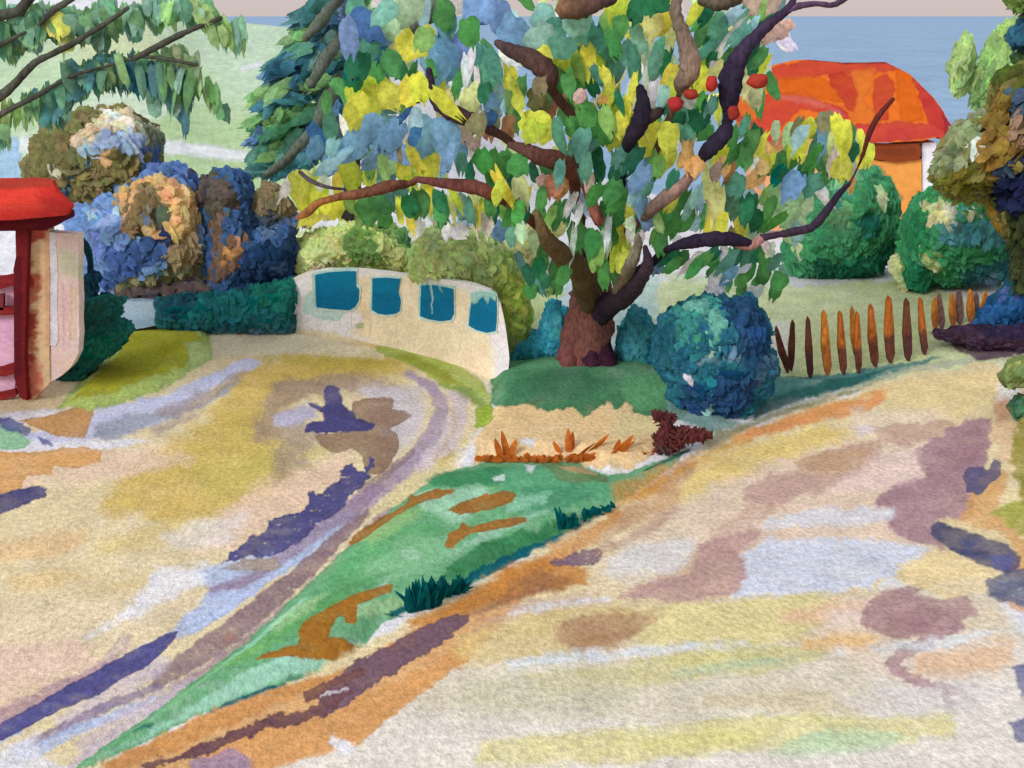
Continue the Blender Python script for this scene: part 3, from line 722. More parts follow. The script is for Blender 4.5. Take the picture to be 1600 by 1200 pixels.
# fine grain spaced roughly by image pixels, so finer towards the viewer
gu, gv = P[:, 0] / P[:, 1] * FPX / 4.2, FPX * HCAM / P[:, 1] / 2.9
gr = .6 * vnoise(gu, gv, 900) + .6 * vnoise(gu * 1.9 + gv * .3, gv * 1.7, 901)
col *= (1 + .24 * gr)[:, None]
# relief: swelling bank, verge and mound, shallow ruts
def bump_in(poly, h, w):
    d = sdf_poly(X[near], Y[near], poly)
    t = np.clip(-d / w, 0, 1)
    return h * t * t * (3 - 2 * t)
dz = bump_in(VERGE, 0.10, 26) + bump_in(BANK, 0.12, 22)
MOUND = [(90,645),(130,590),(190,515),(330,508),(332,560),(250,612),(150,645)]
dz += bump_in(MOUND, 0.12, 22)
dz += bump_in([(768,572),(860,556),(1000,560),(1090,590),(1100,640),(1050,660),(960,648),(860,650),(790,644),(768,625)], 0.16, 38)
dz += 0.025 * fbm(P[near, 0] / 0.8, P[near, 1] / 0.8, 5, 3)
P[near, 2] += dz * np.clip((21.0 - P[near, 1]) / 1.5, 0, 1)

nr, nc = GX.shape
idx = np.arange(nr * nc).reshape(nr, nc)
Q = np.stack([idx[:-1, :-1], idx[:-1, 1:], idx[1:, 1:], idx[1:, :-1]], -1).reshape(-1, 4)
fx, fy = X[Q].mean(1), Y[Q].mean(1)
fyw = GY.ravel()[Q].mean(1)
cls = np.zeros(len(Q), int)
sel = np.where(fyw < 21.5)[0]
for k, poly in ((1, LEFT_ROAD), (2, RIGHT_ROAD), (3, BANK), (3, VERGE)):
    m = sdf_poly(fx[sel], fy[sel], poly) < 0
    cls[sel[m]] = k
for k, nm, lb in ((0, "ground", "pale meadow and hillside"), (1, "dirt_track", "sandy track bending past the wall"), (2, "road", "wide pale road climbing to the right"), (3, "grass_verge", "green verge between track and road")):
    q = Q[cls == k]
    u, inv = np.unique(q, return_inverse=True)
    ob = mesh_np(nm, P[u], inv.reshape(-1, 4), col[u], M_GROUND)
    tag(ob, kind="structure")

# water: a flat lake far beyond the falling land
def sheet(name, x0, x1, y0, y1, z, mat):
    ob = mesh_np(name, [(x0, y0, z), (x1, y0, z), (x1, y1, z), (x0, y1, z)], [[0, 1, 2, 3]], None, mat, False)
    return tag(ob, kind="structure")
M_WATER = pigment_mat("water_pigment", base=(138, 168, 196), grain=0.35, bump=0.0, mott=0.07, stretch=(1.0, 0.55, 1), rough=0.8)
sheet("water", -3500, 3500, 60, 7000, -8.0, M_WATER)
# ---------------------------------------------------------------- shaped boards (walls, roofs, posts)
def board(poly, Yf, thick, base, strokes=(), step=2.0, rag=0.5, mirror=None):
    """solid slab whose face follows an outline; Yf = distance (number or function of px, py); returns V, F, C"""
    p = np.asarray(poly, float)
    x0, y0, x1, y1 = p[:, 0].min() - 1, p[:, 1].min() - 1, p[:, 0].max() + 1, p[:, 1].max() + 1
    nx, ny = max(3, int((x1 - x0) / step)), max(3, int((y1 - y0) / step))
    gx, gy = np.meshgrid(np.linspace(x0, x1, nx), np.linspace(y0, y1, ny))
    cx, cy = (gx[:-1, :-1] + gx[1:, 1:]) / 2, (gy[:-1, :-1] + gy[1:, 1:]) / 2
    d = sdf_poly(cx + rag * vnoise(cx / 7, cy / 7, 3) * 2, cy + rag * vnoise(cx / 7, cy / 7, 4) * 2, poly)
    keep = d < 0
    idx = np.arange(nx * ny).reshape(ny, nx)
    q = np.stack([idx[1:, :-1], idx[1:, 1:], idx[:-1, 1:], idx[:-1, :-1]], -1)[keep]
    u, inv = np.unique(q, return_inverse=True)
    q = inv.reshape(-1, 4)
    X, Y = gx.ravel()[u].copy(), gy.ravel()[u].copy()
    ec = {}
    for f_ in q:
        for s, t in zip(f_, np.roll(f_, -1)):
            k_ = (min(s, t), max(s, t)); ec[k_] = ec.get(k_, 0) + 1
    bd = np.array(sorted({v for e_, n_ in ec.items() if n_ == 1 for v in e_}))
    bx, by = X[bd], Y[bd]
    best = np.full(len(bd), 1e18); nx_, ny_ = bx.copy(), by.copy()
    for i in range(len(p)):
        (ax, ay), (cx_, cy_) = p[i], p[(i + 1) % len(p)]
        ex, ey = cx_ - ax, cy_ - ay
        t = np.clip(((bx - ax) * ex + (by - ay) * ey) / (ex * ex + ey * ey + 1e-9), 0, 1)
        qx, qy = ax + t * ex, ay + t * ey
        dd_ = (qx - bx) ** 2 + (qy - by) ** 2
        m_ = dd_ < best
        best[m_], nx_[m_], ny_[m_] = dd_[m_], qx[m_], qy[m_]
    w_ = .85 if rag < 1.5 else .6
    wob = rag * .8 * vnoise(bx / 9, by / 9, 8)
    X[bd], Y[bd] = bx * (1 - w_) + nx_ * w_ + wob, by * (1 - w_) + ny_ * w_ + wob
    D = Yf(X, Y) if callable(Yf) else np.full(len(X), float(Yf))
    front = at(X, Y, D)
    back = front + np.array([0, thick, 0])
    if mirror is not None:
        back = front.copy()
        back[:, 1] = 2 * mirror - front[:, 1]
    col = np.tile(lin(base), (len(X), 1))
    wash(X, Y, col, strokes)
    n = len(X)
    e = {}
    for a, b, c, dd in q:
        for s, t in ((a, b), (b, c), (c, dd), (dd, a)):
            if (t, s) in e: del e[(t, s)]
            else: e[(s, t)] = 1
    side = [[t, s, s + n, t + n] for s, t in e]
    F = np.vstack([q, q[:, ::-1] + n, np.array(side)])
    return np.vstack([front, back]), F, np.vstack([col, col])

def slab(name, *a, mat=None, **k):
    V, F, C = board(*a, **k)
    return mesh_np(name, V, F, C, mat or M_WALL, False)

def hull(zones, outl, Yc, depth, R, seed, gain=1.0, step=2.2, rag=7):
    """dense inner mass of a shrub: lumpy closed body under its loose leaves"""
    al = np.array([p[:2] for o in outl for p in o], float)
    x0, y0, x1, y1 = al[:, 0].min() - 4, al[:, 1].min() - 4, al[:, 0].max() + 4, al[:, 1].max() + 4
    nx, ny = max(4, int((x1 - x0) / step)), max(4, int((y1 - y0) / step))
    gx, gy = np.meshgrid(np.linspace(x0, x1, nx), np.linspace(y0, y1, ny))
    wx = gx + rag * vnoise(gx / 13, gy / 11, seed) + rag * .7 * vnoise(gx / 5, gy / 5, seed + 2)
    wy = gy + rag * vnoise(gx / 13, gy / 11, seed + 1) + rag * .7 * vnoise(gx / 5, gy / 5, seed + 3)
    d = np.full(gx.shape, 1e9)
    for o in outl: d = np.minimum(d, sdf_poly(wx, wy, o))
    dc = (d[:-1, :-1] + d[1:, :-1] + d[:-1, 1:] + d[1:, 1:]) / 4
    idx = np.arange(nx * ny).reshape(ny, nx)
    q = np.stack([idx[1:, :-1], idx[1:, 1:], idx[:-1, 1:], idx[:-1, :-1]], -1)[dc < -1]
    u, inv = np.unique(q, return_inverse=True)
    q = inv.reshape(-1, 4)
    X, Y, d = gx.ravel()[u], gy.ravel()[u], d.ravel()[u]
    din = np.clip(-d / R, 0, 1)
    th = depth * np.sqrt(np.clip(1 - (1 - din) ** 2, 0, 1)) * (1 + .22 * fbm(X / 26, Y / 22, seed + 9, 3)) + .03
    front, back = at(X, Y, Yc - th), at(X, Y, np.full(len(X), Yc))
    back[:, 1] = 2 * Yc - front[:, 1]
    col = np.tile(lin(zones[0][0]), (len(X), 1))
    wash(X, Y, col, [(z[0], z[1], 2.5, rag, .95 if len(z) < 3 or z[2] > .75 else .75) for z in zones])
    gr = .6 * vnoise(X / 4.2, Y / 3.0, seed) + .6 * vnoise(X / 2.2, Y / 2., seed + 1)
    col = np.clip(col ** .9 * 1.05 * gain * (1 + .16 * gr)[:, None], 0, .88)
    n = len(X)
    e = {}
    for f_ in q:
        for s, t in zip(f_, np.roll(f_, -1)):
            if (t, s) in e: del e[(t, s)]
            else: e[(s, t)] = 1
    side = [[t, s, s + n, t + n] for s, t in e]
    return np.vstack([front, back]), np.vstack([q, q[:, ::-1] + n, np.array(side)]), np.vstack([col, col])

def plant(name, label, cat, zones, Yc, depth, ln, wd, n, seed, gain=1.28, lf=.45, body=True, group=None, **k):
    """a shrub: an empty with foliage and, where given, a stem"""
    allp = np.array([p[:2] for z in (k.get("outline") or [z[1] for z in zones]) for p in z], float)
    sx = allp[:, 0].mean()
    loc = at(sx, allp[:, 1].max(), Yc)
    root = empty(name, tuple(loc), label, cat, group)
    S = fill_dabs(zones, Yc, depth, ln * .95, wd * .95, int(n * lf), seed, hug=body, **k)
    mb = MB()
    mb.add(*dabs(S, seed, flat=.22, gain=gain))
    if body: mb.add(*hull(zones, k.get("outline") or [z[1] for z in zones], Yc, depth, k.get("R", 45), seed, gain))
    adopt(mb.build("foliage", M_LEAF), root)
    mb = MB()
    r = np.random.default_rng(seed)
    ymax, ymin = allp[:, 1].max(), allp[:, 1].min()
    for i in range(5):
        a = at(sx + r.uniform(-6, 6), ymax - 1, Yc)
        b = at(sx + r.uniform(-0.3, 0.3) * np.ptp(allp[:, 0]), ymin + (ymax - ymin) * r.uniform(0.35, 0.6), Yc + r.uniform(-.3, .3) * depth)
        mid = (a + b) / 2 + r.uniform(-.06, .06, 3)
        V, F = tube([a, mid, b], [0.035, 0.025, 0.01], 6, seed + i)
        mb.add(V, F, lin((78, 62, 58)))
    adopt(mb.build("stem", M_BARK), root)
    return root

# ================================================================ gateway at the left edge
YG = float(gdist(626))
g = empty("gateway", tuple(at(40, 620, YG)), "red-roofed gateway with a plastered pier and barred red gate at the left edge", "gateway")
roofp = [(-230,283),(60,279),(82,283),(88,300),(112,322),(104,336),(86,338),(20,344),(-230,350)]
rf = slab("roof", roofp, lambda x, y: YG - 0.5 + (345 - y) / 65 * 0.9, 0.12, (205, 52, 42), [
    ((160,58,44),[(-230,280),(90,278),(90,292),(40,296),(-230,292)],6,4,.8),
    ((222,66,50),[(-230,300),(60,296),(70,318),(-230,322)],8,4,.8),
    ((176,44,40),[(50,300),(112,316),(110,338),(70,330)],8,4,.6),
    ((214,70,52),[(-230,326),(60,318),(90,326),(-230,340)],5,3,.6)])
adopt(rf, g)
bm_ = slab("beam", [(-230,346),(60,342),(94,336),(96,348),(84,352),(72,360),(-230,366)], YG - 0.25, 0.5, (88, 24, 34), [((112,34,36),[(-230,352),(60,350),(60,356),(-230,360)],4,3,.6)])
adopt(bm_, g)
pst = slab("post", [(24,360),(44,360),(42,420),(40,480),(38,560),(42,626),(30,620),(22,590),(21,420),(25,400)], YG - 0.10, 0.18, (118, 34, 40), [((84,22,34),[(22,400),(34,400),(34,590),(22,590)],5,4,.7)])
adopt(pst, g)
pier = slab("pier", [(34,360),(76,358),(77,440),(77,540),(78,598),(66,610),(48,630),(34,624)], YG + 0.02, 0.2, (222, 190, 150), [
    ((176,52,50),[(30,358),(76,358),(74,375),(60,372),(40,384),(30,380)],5,7,.9),
    ((176,70,54),[(30,395),(48,405),(54,430),(64,442),(54,470),(50,480),(60,505),(58,540),(52,552),(62,580),(64,620),(30,625)],8,12,.8),
    ((150,44,42),[(30,400),(42,405),(46,430),(56,440),(46,470),(40,480),(30,480)],5,8,.9),
    ((152,48,44),[(30,470),(46,480),(56,500),(48,530),(40,545),(30,545)],5,8,.85),
    ((166,46,44),[(30,550),(54,552),(56,590),(60,610),(46,632),(30,628)],7,8,.9),
    ((206,130,104),[(44,560),(68,570),(66,606),(50,620)],9,6,.7),
    ((214,160,130),[(70,358),(77,360),(77,540),(70,540)],4,3,.6)])
adopt(pier, g)
adopt(slab("quoin", [(77,362),(86,364),(90,420),(89,480),(91,530),(87,541),(77,540),(76,420)], YG + 0.03, 0.2, (224, 222, 230), [((214,186,196),[(74,420),(80,420),(80,540),(74,540)],4,3,.7)]), g)
adopt(slab("side_wall", [(87,364),(122,366),(123,400),(122,430),(124,470),(123,500),(124,525),(122,552),(112,572),(98,586),(79,597),(79,541),(87,541)], YG + 0.04, 0.2, (232, 208, 204), [
    ((206,208,180),[(92,384),(124,400),(130,440),(96,430)],7,6,.8),
    ((230,196,198),[(92,450),(110,450),(108,540),(90,560)],6,4,.7),
    ((232,206,184),[(108,440),(122,450),(118,530),(106,530)],5,4,.8),
    ((206,140,150),[(98,440,1),(100,540,1)],2,2,.5), ((206,140,150),[(112,450,1),(110,530,1)],2,2,.5),
    ((226,196,180),[(80,560),(118,552),(100,590)],6,4,.8)]), g)
gate = slab("gate_panel", [(-230,432),(22,430),(22,480),(22,560),(24,592),(22,622),(-230,630)], YG + 0.12, 0.05, (222, 178, 204), [
    ((226,214,224),[(-230,430),(22,426),(22,446),(-230,446)],5,4,.8),
    ((206,156,196),[(-230,500),(22,490),(22,540),(-230,560)],14,6,.6)])
adopt(gate, g)
for pl in ([(-230,436),(0,432),(22,428),(22,446),(0,452),(-230,460)], [(-230,484),(22,480),(22,492),(-230,500)], [(-230,582),(0,574),(26,566),(28,582),(8,588),(-230,598)], [(-230,618),(0,614),(24,608),(26,618),(0,626),(-230,632)]):
    adopt(slab("rail", pl, YG - 0.0, 0.07, (128, 36, 42), [((164,56,50),[(pl[0][0],pl[0][1]+6),(22,pl[1][1]+5),(22,pl[1][1]+9),(-230,pl[0][1]+10)],4,3,.6)]), g)
adopt(slab("stile", [(-2,460),(5,460),(5,485),(-2,485)], YG + 0.0, 0.07, (120, 50, 60)), g)

# ================================================================ arched wall with teal openings
def ywall(x, y): return gdist(np.interp(x, [440, 500, 560, 620, 680, 730, 770, 810], [519, 522, 531, 545, 560, 576, 592, 604]))
ygb = lambda x: 600 - 0 * x
def wall_base(x):
    D = ywall(np.array([x]), None)[0]
    return float(proj(gpt(800, 600) * 0 + np.array([0, D, -0.03]))[1])
top = [(456,436),(480,426),(510,421),(560,421),(600,425),(650,431),(700,437),(740,444),(768,454),(782,474),(788,500),(794,540),(796,560)]
bot = [(x, wall_base(x)) for x in (792, 780, 750, 720, 690, 650, 610, 570, 530, 490, 456)]
holes = [[(492,430),(510,426),(540,424),(556,424),(556,448),(561,452),(560,470),(554,480),(545,485),(520,483),(494,480)],
         [(582,435),(600,434),(625,436),(622,456),(626,470),(624,486),(618,490),(604,492),(590,490),(581,484)],
         [(658,446),(680,446),(700,450),(708,452),(709,490),(704,500),(688,502),(670,499),(656,494)],
         [(738,462),(750,456),(768,458),(775,462),(776,492),(774,517),(760,520),(745,516),(732,509),(734,490)]]
w = slab("garden_wall", top + bot, lambda x, y: ywall(x, y), 0.14, (226, 218, 208), [
    ((228,212,180),[(540,470),(580,430),(640,430),(660,440),(730,455),(760,520),(770,560),(770,620),(720,600),(600,548),(550,520)],8,6,.9),
    ((222,200,160),[(545,430),(580,436),(578,500),(560,500),(560,450)],6,5,.6),
    ((224,200,176),[(660,540),(760,545),(765,600),(720,590),(650,560)],12,5,.6),
    ((222,214,222),[(770,500),(800,500),(800,600),(775,600)],8,6,.9),
    ((228,226,230),[(455,440),(485,430),(486,500),(455,520)],8,6,.9),
    ((228,226,230),[(484,480),(560,486),(570,500),(540,520),(600,545),(596,556),(500,530),(470,510)],5,6,.9),
    ((170,208,198),[(474,470),(490,450),(494,484),(540,488),(530,500),(490,496),(476,486)],5,5,.8),
    ((170,190,140),[(556,506),(568,504),(568,514),(558,514)],2,2,.8),
    ((170,150,140),[(548,450,.4),(550,530,.3)],1.2,0,.5), ((170,150,140),[(578,490,.4),(580,545,.3)],1.2,0,.5), ((170,150,140),[(618,494,.4),(622,550,.3)],1.2,0,.5), ((170,150,140),[(655,500,.4),(646,548,.3)],1.2,0,.5), ((170,150,140),[(642,440,.4),(644,500,.3)],1.2,0,.5), ((170,150,140),[(704,520,.4),(690,548,.3)],1.2,0,.5),((170,150,140),[(728,500,.4),(716,550,.3)],1.2,0,.5),
    ((222,210,180),[(456,512),(500,516),(560,530),(600,560),(456,560)],6,4,.9),
    ((226,224,230),[(490,424,3),(600,426,3),(700,438,4),(790,462,5)],4,3,.7)], step=1.4)
tag(w, "low curved whitewashed wall with four teal openings behind the track bend", "wall")
for i, h in enumerate(holes):
    cxh = sum(p[0] for p in h) / len(h)
    D = float(ywall(np.array([cxh]), None)[0])
    rim = [((p[0] - cxh) * 1.12 + cxh, p[1] + (-4 if p[1] < 470 else 3)) for p in h]
    fr = slab("window", rim, lambda x, y: ywall(x, y) - 0.02, 0.06, (190, 216, 208), [((120,180,176),[(rim[0][0], rim[0][1]), (rim[3][0], rim[3][1]), (rim[-1][0], rim[-1][1])],6,5,.5)], step=1.6, rag=2.0)
    pn = slab("pane", h, lambda x, y: ywall(x, y) - 0.04, 0.03, (14, 112, 148), [
        ((10,96,140),[(h[0][0], h[0][1] + 20), (cxh + 30, h[0][1] + 25), (cxh + 30, 520), (h[0][0], 520)],14,6,.6)] + ([
        ((190,214,214),[(674,446,1.5),(675,470,0.8),(675,490,0.5)],1.5,2,.9), ((150,200,190),[(686,446,2),(690,456,.5)],2,2,.8)] if i == 2 else []) + ([
        ((160,206,196),[(736,456),(776,456),(774,470),(764,464),(762,476),(756,462),(742,476),(734,470)],2,3,.9)] if i == 3 else []), step=1.4)
    adopt(fr, w)
    pn.parent = fr

# ================================================================ hedge, low blue wall
YH = float(gdist(521))
hz = [((0,88,96),[(244,468),(300,462),(330,462),(460,440),(461,490),(458,518),(420,520),(330,516),(300,520),(280,512),(248,508)]),
      ((6,104,108),[(280,470),(330,464),(440,462),(440,490),(380,500),(290,492)]),
      ((0,72,88),[(250,470),(310,466),(290,490),(250,490)]),
      ((2,110,100),[(390,455),(460,440),(460,480),(400,480)]),
      ((70,110,124),[(310,512),(350,506),(458,508),(454,522),(320,520)],.8)]
def boxmesh(x0, x1, yb, yt, D, th, base):
    return board([(x0,yb),(x0,yt),(x1,yt),(x1,yb)], D, th, base, step=6)
r = plant("hedge", "long low clipped hedge in dark teal below the blue and ochre bushes", "hedge", hz, YH + 0.3, 0.45, 22, 15, 2600, 11, tilt=0, tj=.25, R=20, rag=3)
lw = slab("low_wall", [(176,478),(200,470),(248,472),(248,508),(205,516),(180,512),(170,500)], YH + 0.1, 0.3, (150, 176, 200), [((176,198,216),[(180,470),(240,470),(240,490),(180,490)],10,5,.5), ((120,150,180),[(190,500),(250,498),(250,510),(190,514)],5,4,.4)])
tag(lw, "short pale blue wall showing at the left end of the teal hedge", "wall")

# ================================================================ blue and ochre bushes
BL, BD, OC, OL, TN, BR = (92,128,176), (36,64,112), (206,160,108), (118,112,74), (222,190,160), (110,88,78)
plant("domed_shrub", "big olive domed shrub with a peach and blue arc inside, above the red roof", "shrub", [
    ((110,108,66),[(46,300),(40,260),(52,220),(90,190),(130,176),(170,172),(210,178),(240,200),(250,240),(240,290),(220,310),(150,326),(90,300)]),
    ((226,192,160),[(98,225),(120,205),(150,195),(165,180),(200,182),(215,210),(200,215),(160,220),(130,238),(110,232)]),
    ((226,222,224),[(160,180),(205,180),(210,200),(160,195)],.6),
    ((150,176,214),[(125,242),(150,218),(190,205),(222,212),(224,240),(210,250),(190,232),(165,232),(142,252)]),
    ((214,170,120),[(150,250),(165,238),(180,232),(178,244),(150,262)]),
    ((116,108,64),[(112,262),(130,245),(155,262),(165,250),(180,228),(205,240),(214,262),(214,285),(180,300),(150,326),(114,316)]),
    ((60,84,110),[(112,250),(126,240),(122,270),(112,280)],.7),
    ((222,196,176),[(76,270),(84,258),(96,270),(90,285),(78,280)]),
    ((120,128,108),[(196,180),(240,200),(250,230),(230,250),(216,210)],.8),
    ((60,92,130),[(90,280),(112,276),(110,300),(98,306)]),
    ((90,120,170),[(220,222),(246,226),(240,262),(225,256)])], YH + 1.7, 1.1, 28, 22, 3600, 21, tilt=.4, tj=.6, R=70, lf=.2)
plant("flowering_shrub", "blue shrub crowned by a large peach ochre dome above the hedge", "shrub", [
    ((96,84,84),[(150,430),(462,425),(462,484),(176,484)]),
    ((104,138,188),[(100,340),(120,330),(180,300),(220,268),(250,258),(290,264),(312,290),(320,330),(330,400),(300,440),(240,462),(180,470),(150,450),(120,420)]),
    ((76,104,160),[(216,285),(236,262),(290,262),(312,290),(300,300),(280,280),(240,276),(222,300)],.85),
    ((152,176,214),[(130,340),(180,330),(190,345),(150,360)],.5),
    ((206,162,108),[(188,310),(200,292),(230,280),(262,282),(295,298),(312,320),(312,350),(300,372),(272,382),(260,368),(240,372),(205,376),(190,362)]),
    ((122,104,72),[(212,300),(240,290),(258,306),(262,330),(240,340),(225,360),(205,376),(190,350)],.8),
    ((96,104,90),[(232,318),(262,320),(262,345),(246,362),(230,350)],.7),
    ((84,100,120),[(222,336),(230,340),(222,352)],.9),
    ((218,176,118),[(262,290),(295,300),(310,325),(305,350),(280,376),(268,360),(258,330)]),
    ((150,132,98),[(262,370),(300,368),(330,400),(310,420),(262,425),(255,400)]),
    ((58,88,148),[(170,400),(200,385),(240,368),(262,380),(258,405),(220,420),(180,448),(160,440)],.9),
    ((30,50,90),[(246,350),(262,352),(262,378),(250,372)],.9),
    ((120,122,86),[(190,440),(250,420),(330,405),(330,430),(250,448),(185,460)]),
    ((92,78,76),[(180,455),(260,440),(340,440),(340,455),(240,464),(180,470)],.9),
    ((110,146,190),[(300,380),(330,375),(330,400),(310,405)],.6)], YH + 1.0, 0.9, 26, 20, 5200, 22, tilt=.3, tj=.6, R=60, lf=.2)
plant("tall_shrub", "narrow brown-cored navy shrub between the peach dome and the olive tuft", "shrub", [
    ((30,52,96),[(320,430),(466,425),(462,484),(325,484)]),
    ((60,98,152),[(305,290),(330,268),(360,262),(385,275),(396,300),(400,350),(460,340),(462,400),(468,440),(400,455),(330,462),(320,430),(320,350)]),
    ((96,86,76),[(303,310),(312,285),(330,276),(355,275),(358,300),(372,305),(372,325),(350,335),(345,370),(330,360),(325,325)]),
    ((66,64,76),[(304,300),(330,284),(328,320),(310,318)],.6),
    ((130,100,76),[(332,350),(344,330),(352,350),(350,380),(372,365),(384,366),(382,390),(368,410),(345,440),(330,445),(338,400)]),
    ((190,140,88),[(366,372),(382,366),(382,388),(366,405),(350,420),(352,400)],.9),
    ((30,60,104),[(385,400),(420,380),(462,400),(470,440),(400,456),(352,456),(370,420)]),
    ((92,118,160),[(400,350),(440,340),(480,330),(500,345),(440,362),(410,380)],.9),
    ((86,112,154),[(425,415),(446,410),(440,430)],.9),
    ((222,226,232),[(398,396),(408,392),(404,402)],.5)], YH + 0.75, 0.8, 20, 15, 4600, 23, tilt=.2, tj=.6, R=55, gain=1.0, lf=.25)
plant("olive_shrub", "small round olive tuft at the right end of the blue shrubs", "shrub", [
    ((122,108,80),[(396,310),(405,290),(420,284),(440,292),(448,310),(464,328),(440,345),(410,350),(396,335)]),
    ((60,72,90),[(396,335),(420,328),(440,336),(430,365),(405,360)],.8),
    ((24,52,84),[(396,345),(440,350),(450,380),(420,400),(390,380)],.8)], YH + 0.55, 0.4, 18, 15, 700, 24, R=30, tilt=.3)
plant("dark_shrub", "dark teal shrub with long drooping blades beside the pink plaster pier", "shrub", [
    ((6,92,84),[(134,470),(160,466),(190,468),(182,500),(205,512),(196,530),(180,545),(150,568),(120,600),(98,625),(95,612),(110,590),(130,572),(104,568),(98,556),(104,545),(126,535),(130,500)]),
    ((4,76,66),[(140,476),(176,476),(170,510),(140,515)],.6),
    ((4,104,84),[(100,560),(120,545),(190,512),(200,520),(150,556),(120,568)],.8)], float(gdist(606)) + .55, 0.35, 24, 14, 1500, 25, tilt=-.9, tj=.3, R=18, rag=3)
# the bare curling stem over it
V_, F_ = tube([at(126,500,16.9), at(136,470,16.9), at(140,440,16.85), at(141,410,16.8), at(134,385,16.75), at(120,370,16.7), at(104,372,16.7)], [.09,.085,.05,.05,.06,.06,.05], 8, 3)
st = mesh_np("climbing_plant", V_, F_, np.tile(lin((20,66,78)), (len(V_), 1)), M_BARK)
tag(st, "dark blue-green climber curling over beside the gateway wall", "climber")
S = fill_dabs([((26,70,92),[(126,440),(150,425),(158,430),(150,460),(170,460),(188,470),(160,478),(128,482),(124,490),(130,460)])], 16.8, .2, 16, 10, 160, 5, tilt=.5, R=10, rag=2)
V_, Q_, C_ = dabs(S, 5)
lf = mesh_np("leaves", V_, Q_, C_, M_LEAF); lf.parent = st

# ================================================================ pale shrubs behind the wall
plant("pale_shrub", "pale lime shrub with two darker green tufts, left behind the arched wall", "shrub", [
    ((182,198,122),[(455,440),(462,390),(480,370),(520,360),(560,352),(600,356),(640,380),(655,400),(650,425),(600,424),(540,418)]),
    ((196,210,150),[(455,440),(462,400),(520,380),(540,400),(500,420)],.6),
    ((100,140,70),[(540,370),(560,364),(590,376),(592,395),(576,406),(556,400),(540,385)]),
    ((120,150,84),[(566,356),(600,352),(630,366),(648,380),(632,398),(618,388),(590,372)],.9),
    ((76,126,70),[(612,368),(632,368),(648,384),(636,398),(620,384)])], 19.7, 0.7, 24, 18, 2000, 31, R=50, tilt=.3, gain=1.35)
plant("pale_shrub", "broad pale olive-green shrub right behind the arched wall, reaching the trunk", "shrub", [
    ((164,184,116),[(640,436),(650,380),(680,362),(720,356),(770,372),(800,400),(812,440),(826,500),(820,560),(800,580),(792,520),(784,476),(766,462),(740,450),(700,441)]),
    ((150,168,118),[(655,375),(700,358),(760,372),(780,400),(700,405)],.6),
    ((182,196,96),[(770,420),(810,430),(826,490),(815,528),(795,510),(780,460)],.8),
    ((198,208,150),[(800,370),(840,360),(850,400),(815,410)])], 17.9, 0.8, 26, 20, 2400, 32, R=55, tilt=.3, gain=1.3)

# ================================================================ apple tree
YT = float(gdist(586))
tree = empty("apple_tree", tuple(at(915, 588, YT)), "spreading apple tree with red fruit and a brown forked trunk on the green mound", "tree")
mb = MB()
V_, F_ = tube([at(912,596,YT), at(914,560,YT), at(920,500,YT), at(925,450,YT), at(922,425,YT)], [.60,.46,.36,.31,.28], 16, 1)
dzc = V_[:, 2:3]
c_ = lin((112,72,66)) * (1 - .25 * (vnoise(V_[:, 0] * 5, V_[:, 2] * 2, 4))[:, None]); c_ = c_ + (lin((104,94,66)) - c_) * np.clip((dzc - 1.5) / .8, 0, 1)
mb.add(V_, F_, c_)
for k, (px, w_) in enumerate(((880,.16),(903,.14),(925,.18),(940,.15),(958,.16))):   # root flares
    V_, F_ = tube([at(px, 596 + (k % 2) * 5, YT - .45), at(px + (915 - px) * .3, 560, YT - .30), at(px + (915 - px) * .6, 500, YT - .1)], [w_ * .8, w_, .06], 8, 40 + k)
    mb.add(V_, F_, lin((58,30,48)) if k >= 2 else lin((108,64,62)))
adopt(mb.build("trunk", M_BARK), tree)
DK, BRN, RB, OG = (44,34,50), (84,58,48), (120,74,58), (96,90,72)
def limb(pts, rgb, seed, rgb2=None):
    """pts: px, py, depth offset from the trunk, radius in px"""
    P_ = [at(x, y, YT + o) for x, y, o, r_ in pts]
    V_, F_ = tube(P_, [r_ * 0.0080 for *_, r_ in pts], 10, seed)
    c = np.tile(lin(rgb), (len(V_), 1))
    if rgb2 is not None:
        t = np.clip((V_[:, 0] - V_[:, 0].min()) / (np.ptp(V_[:, 0]) + 1e-6), 0, 1)[:, None]
        c = c * (1 - t) + lin(rgb2) * t
    c = c * (1 + .35 * vnoise(V_[:, 0] * 4, V_[:, 2] * 4, seed))[:, None]
    adopt(mesh_np("branch", V_, F_, c, M_BARK), tree)
limb([(935,500,-.1,20),(950,478,-.6,22),(978,460,-1.4,20),(1000,432,-2.2,15),(1012,412,-2.6,9),(1008,385,-2.7,4)], DK, 50, (66,54,66))
limb([(965,455,-1.2,12),(985,415,-2.4,11),(996,385,-2.6,8),(996,368,-2.7,4)], (120,112,96), 51)
limb([(924,475,-.1,26),(908,425,-1.2,23),(880,400,-2.2,17),(858,380,-2.6,14),(846,355,-2.8,9),(838,330,-2.8,4)], (92,78,52), 52, (104,84,60))
limb([(910,400,-.4,12),(905,350,-1,10),(920,320,-1.6,9),(935,345,-2.4,9),(925,318,-2.4,9),(912,290,-2.2,5)], (122,74,64), 53)
limb([(850,360,-1,9),(800,320,-1.8,9),(772,305,-2.5,10),(740,292,-2.6,12),(700,287,-2.6,9),(650,280,-2.6,5)], (104,62,58), 54, (118,70,58))
limb([(650,281,-2.6,5),(640,287,-2.4,5),(612,290,-2.5,10),(590,296,-2.6,9),(560,303,-2.6,8),(525,308,-2.5,6)], (122,80,58), 55, (96,60,50))
limb([(530,308,-2.4,5),(500,316,-2.3,6),(480,332,-2.3,7),(465,340,-2.2,4)], (150,98,60), 56)
limb([(540,296,-2.3,2),(510,292,-2.4,3),(485,282,-2.4,4),(468,268,-2.3,3)], (100,90,96), 57)
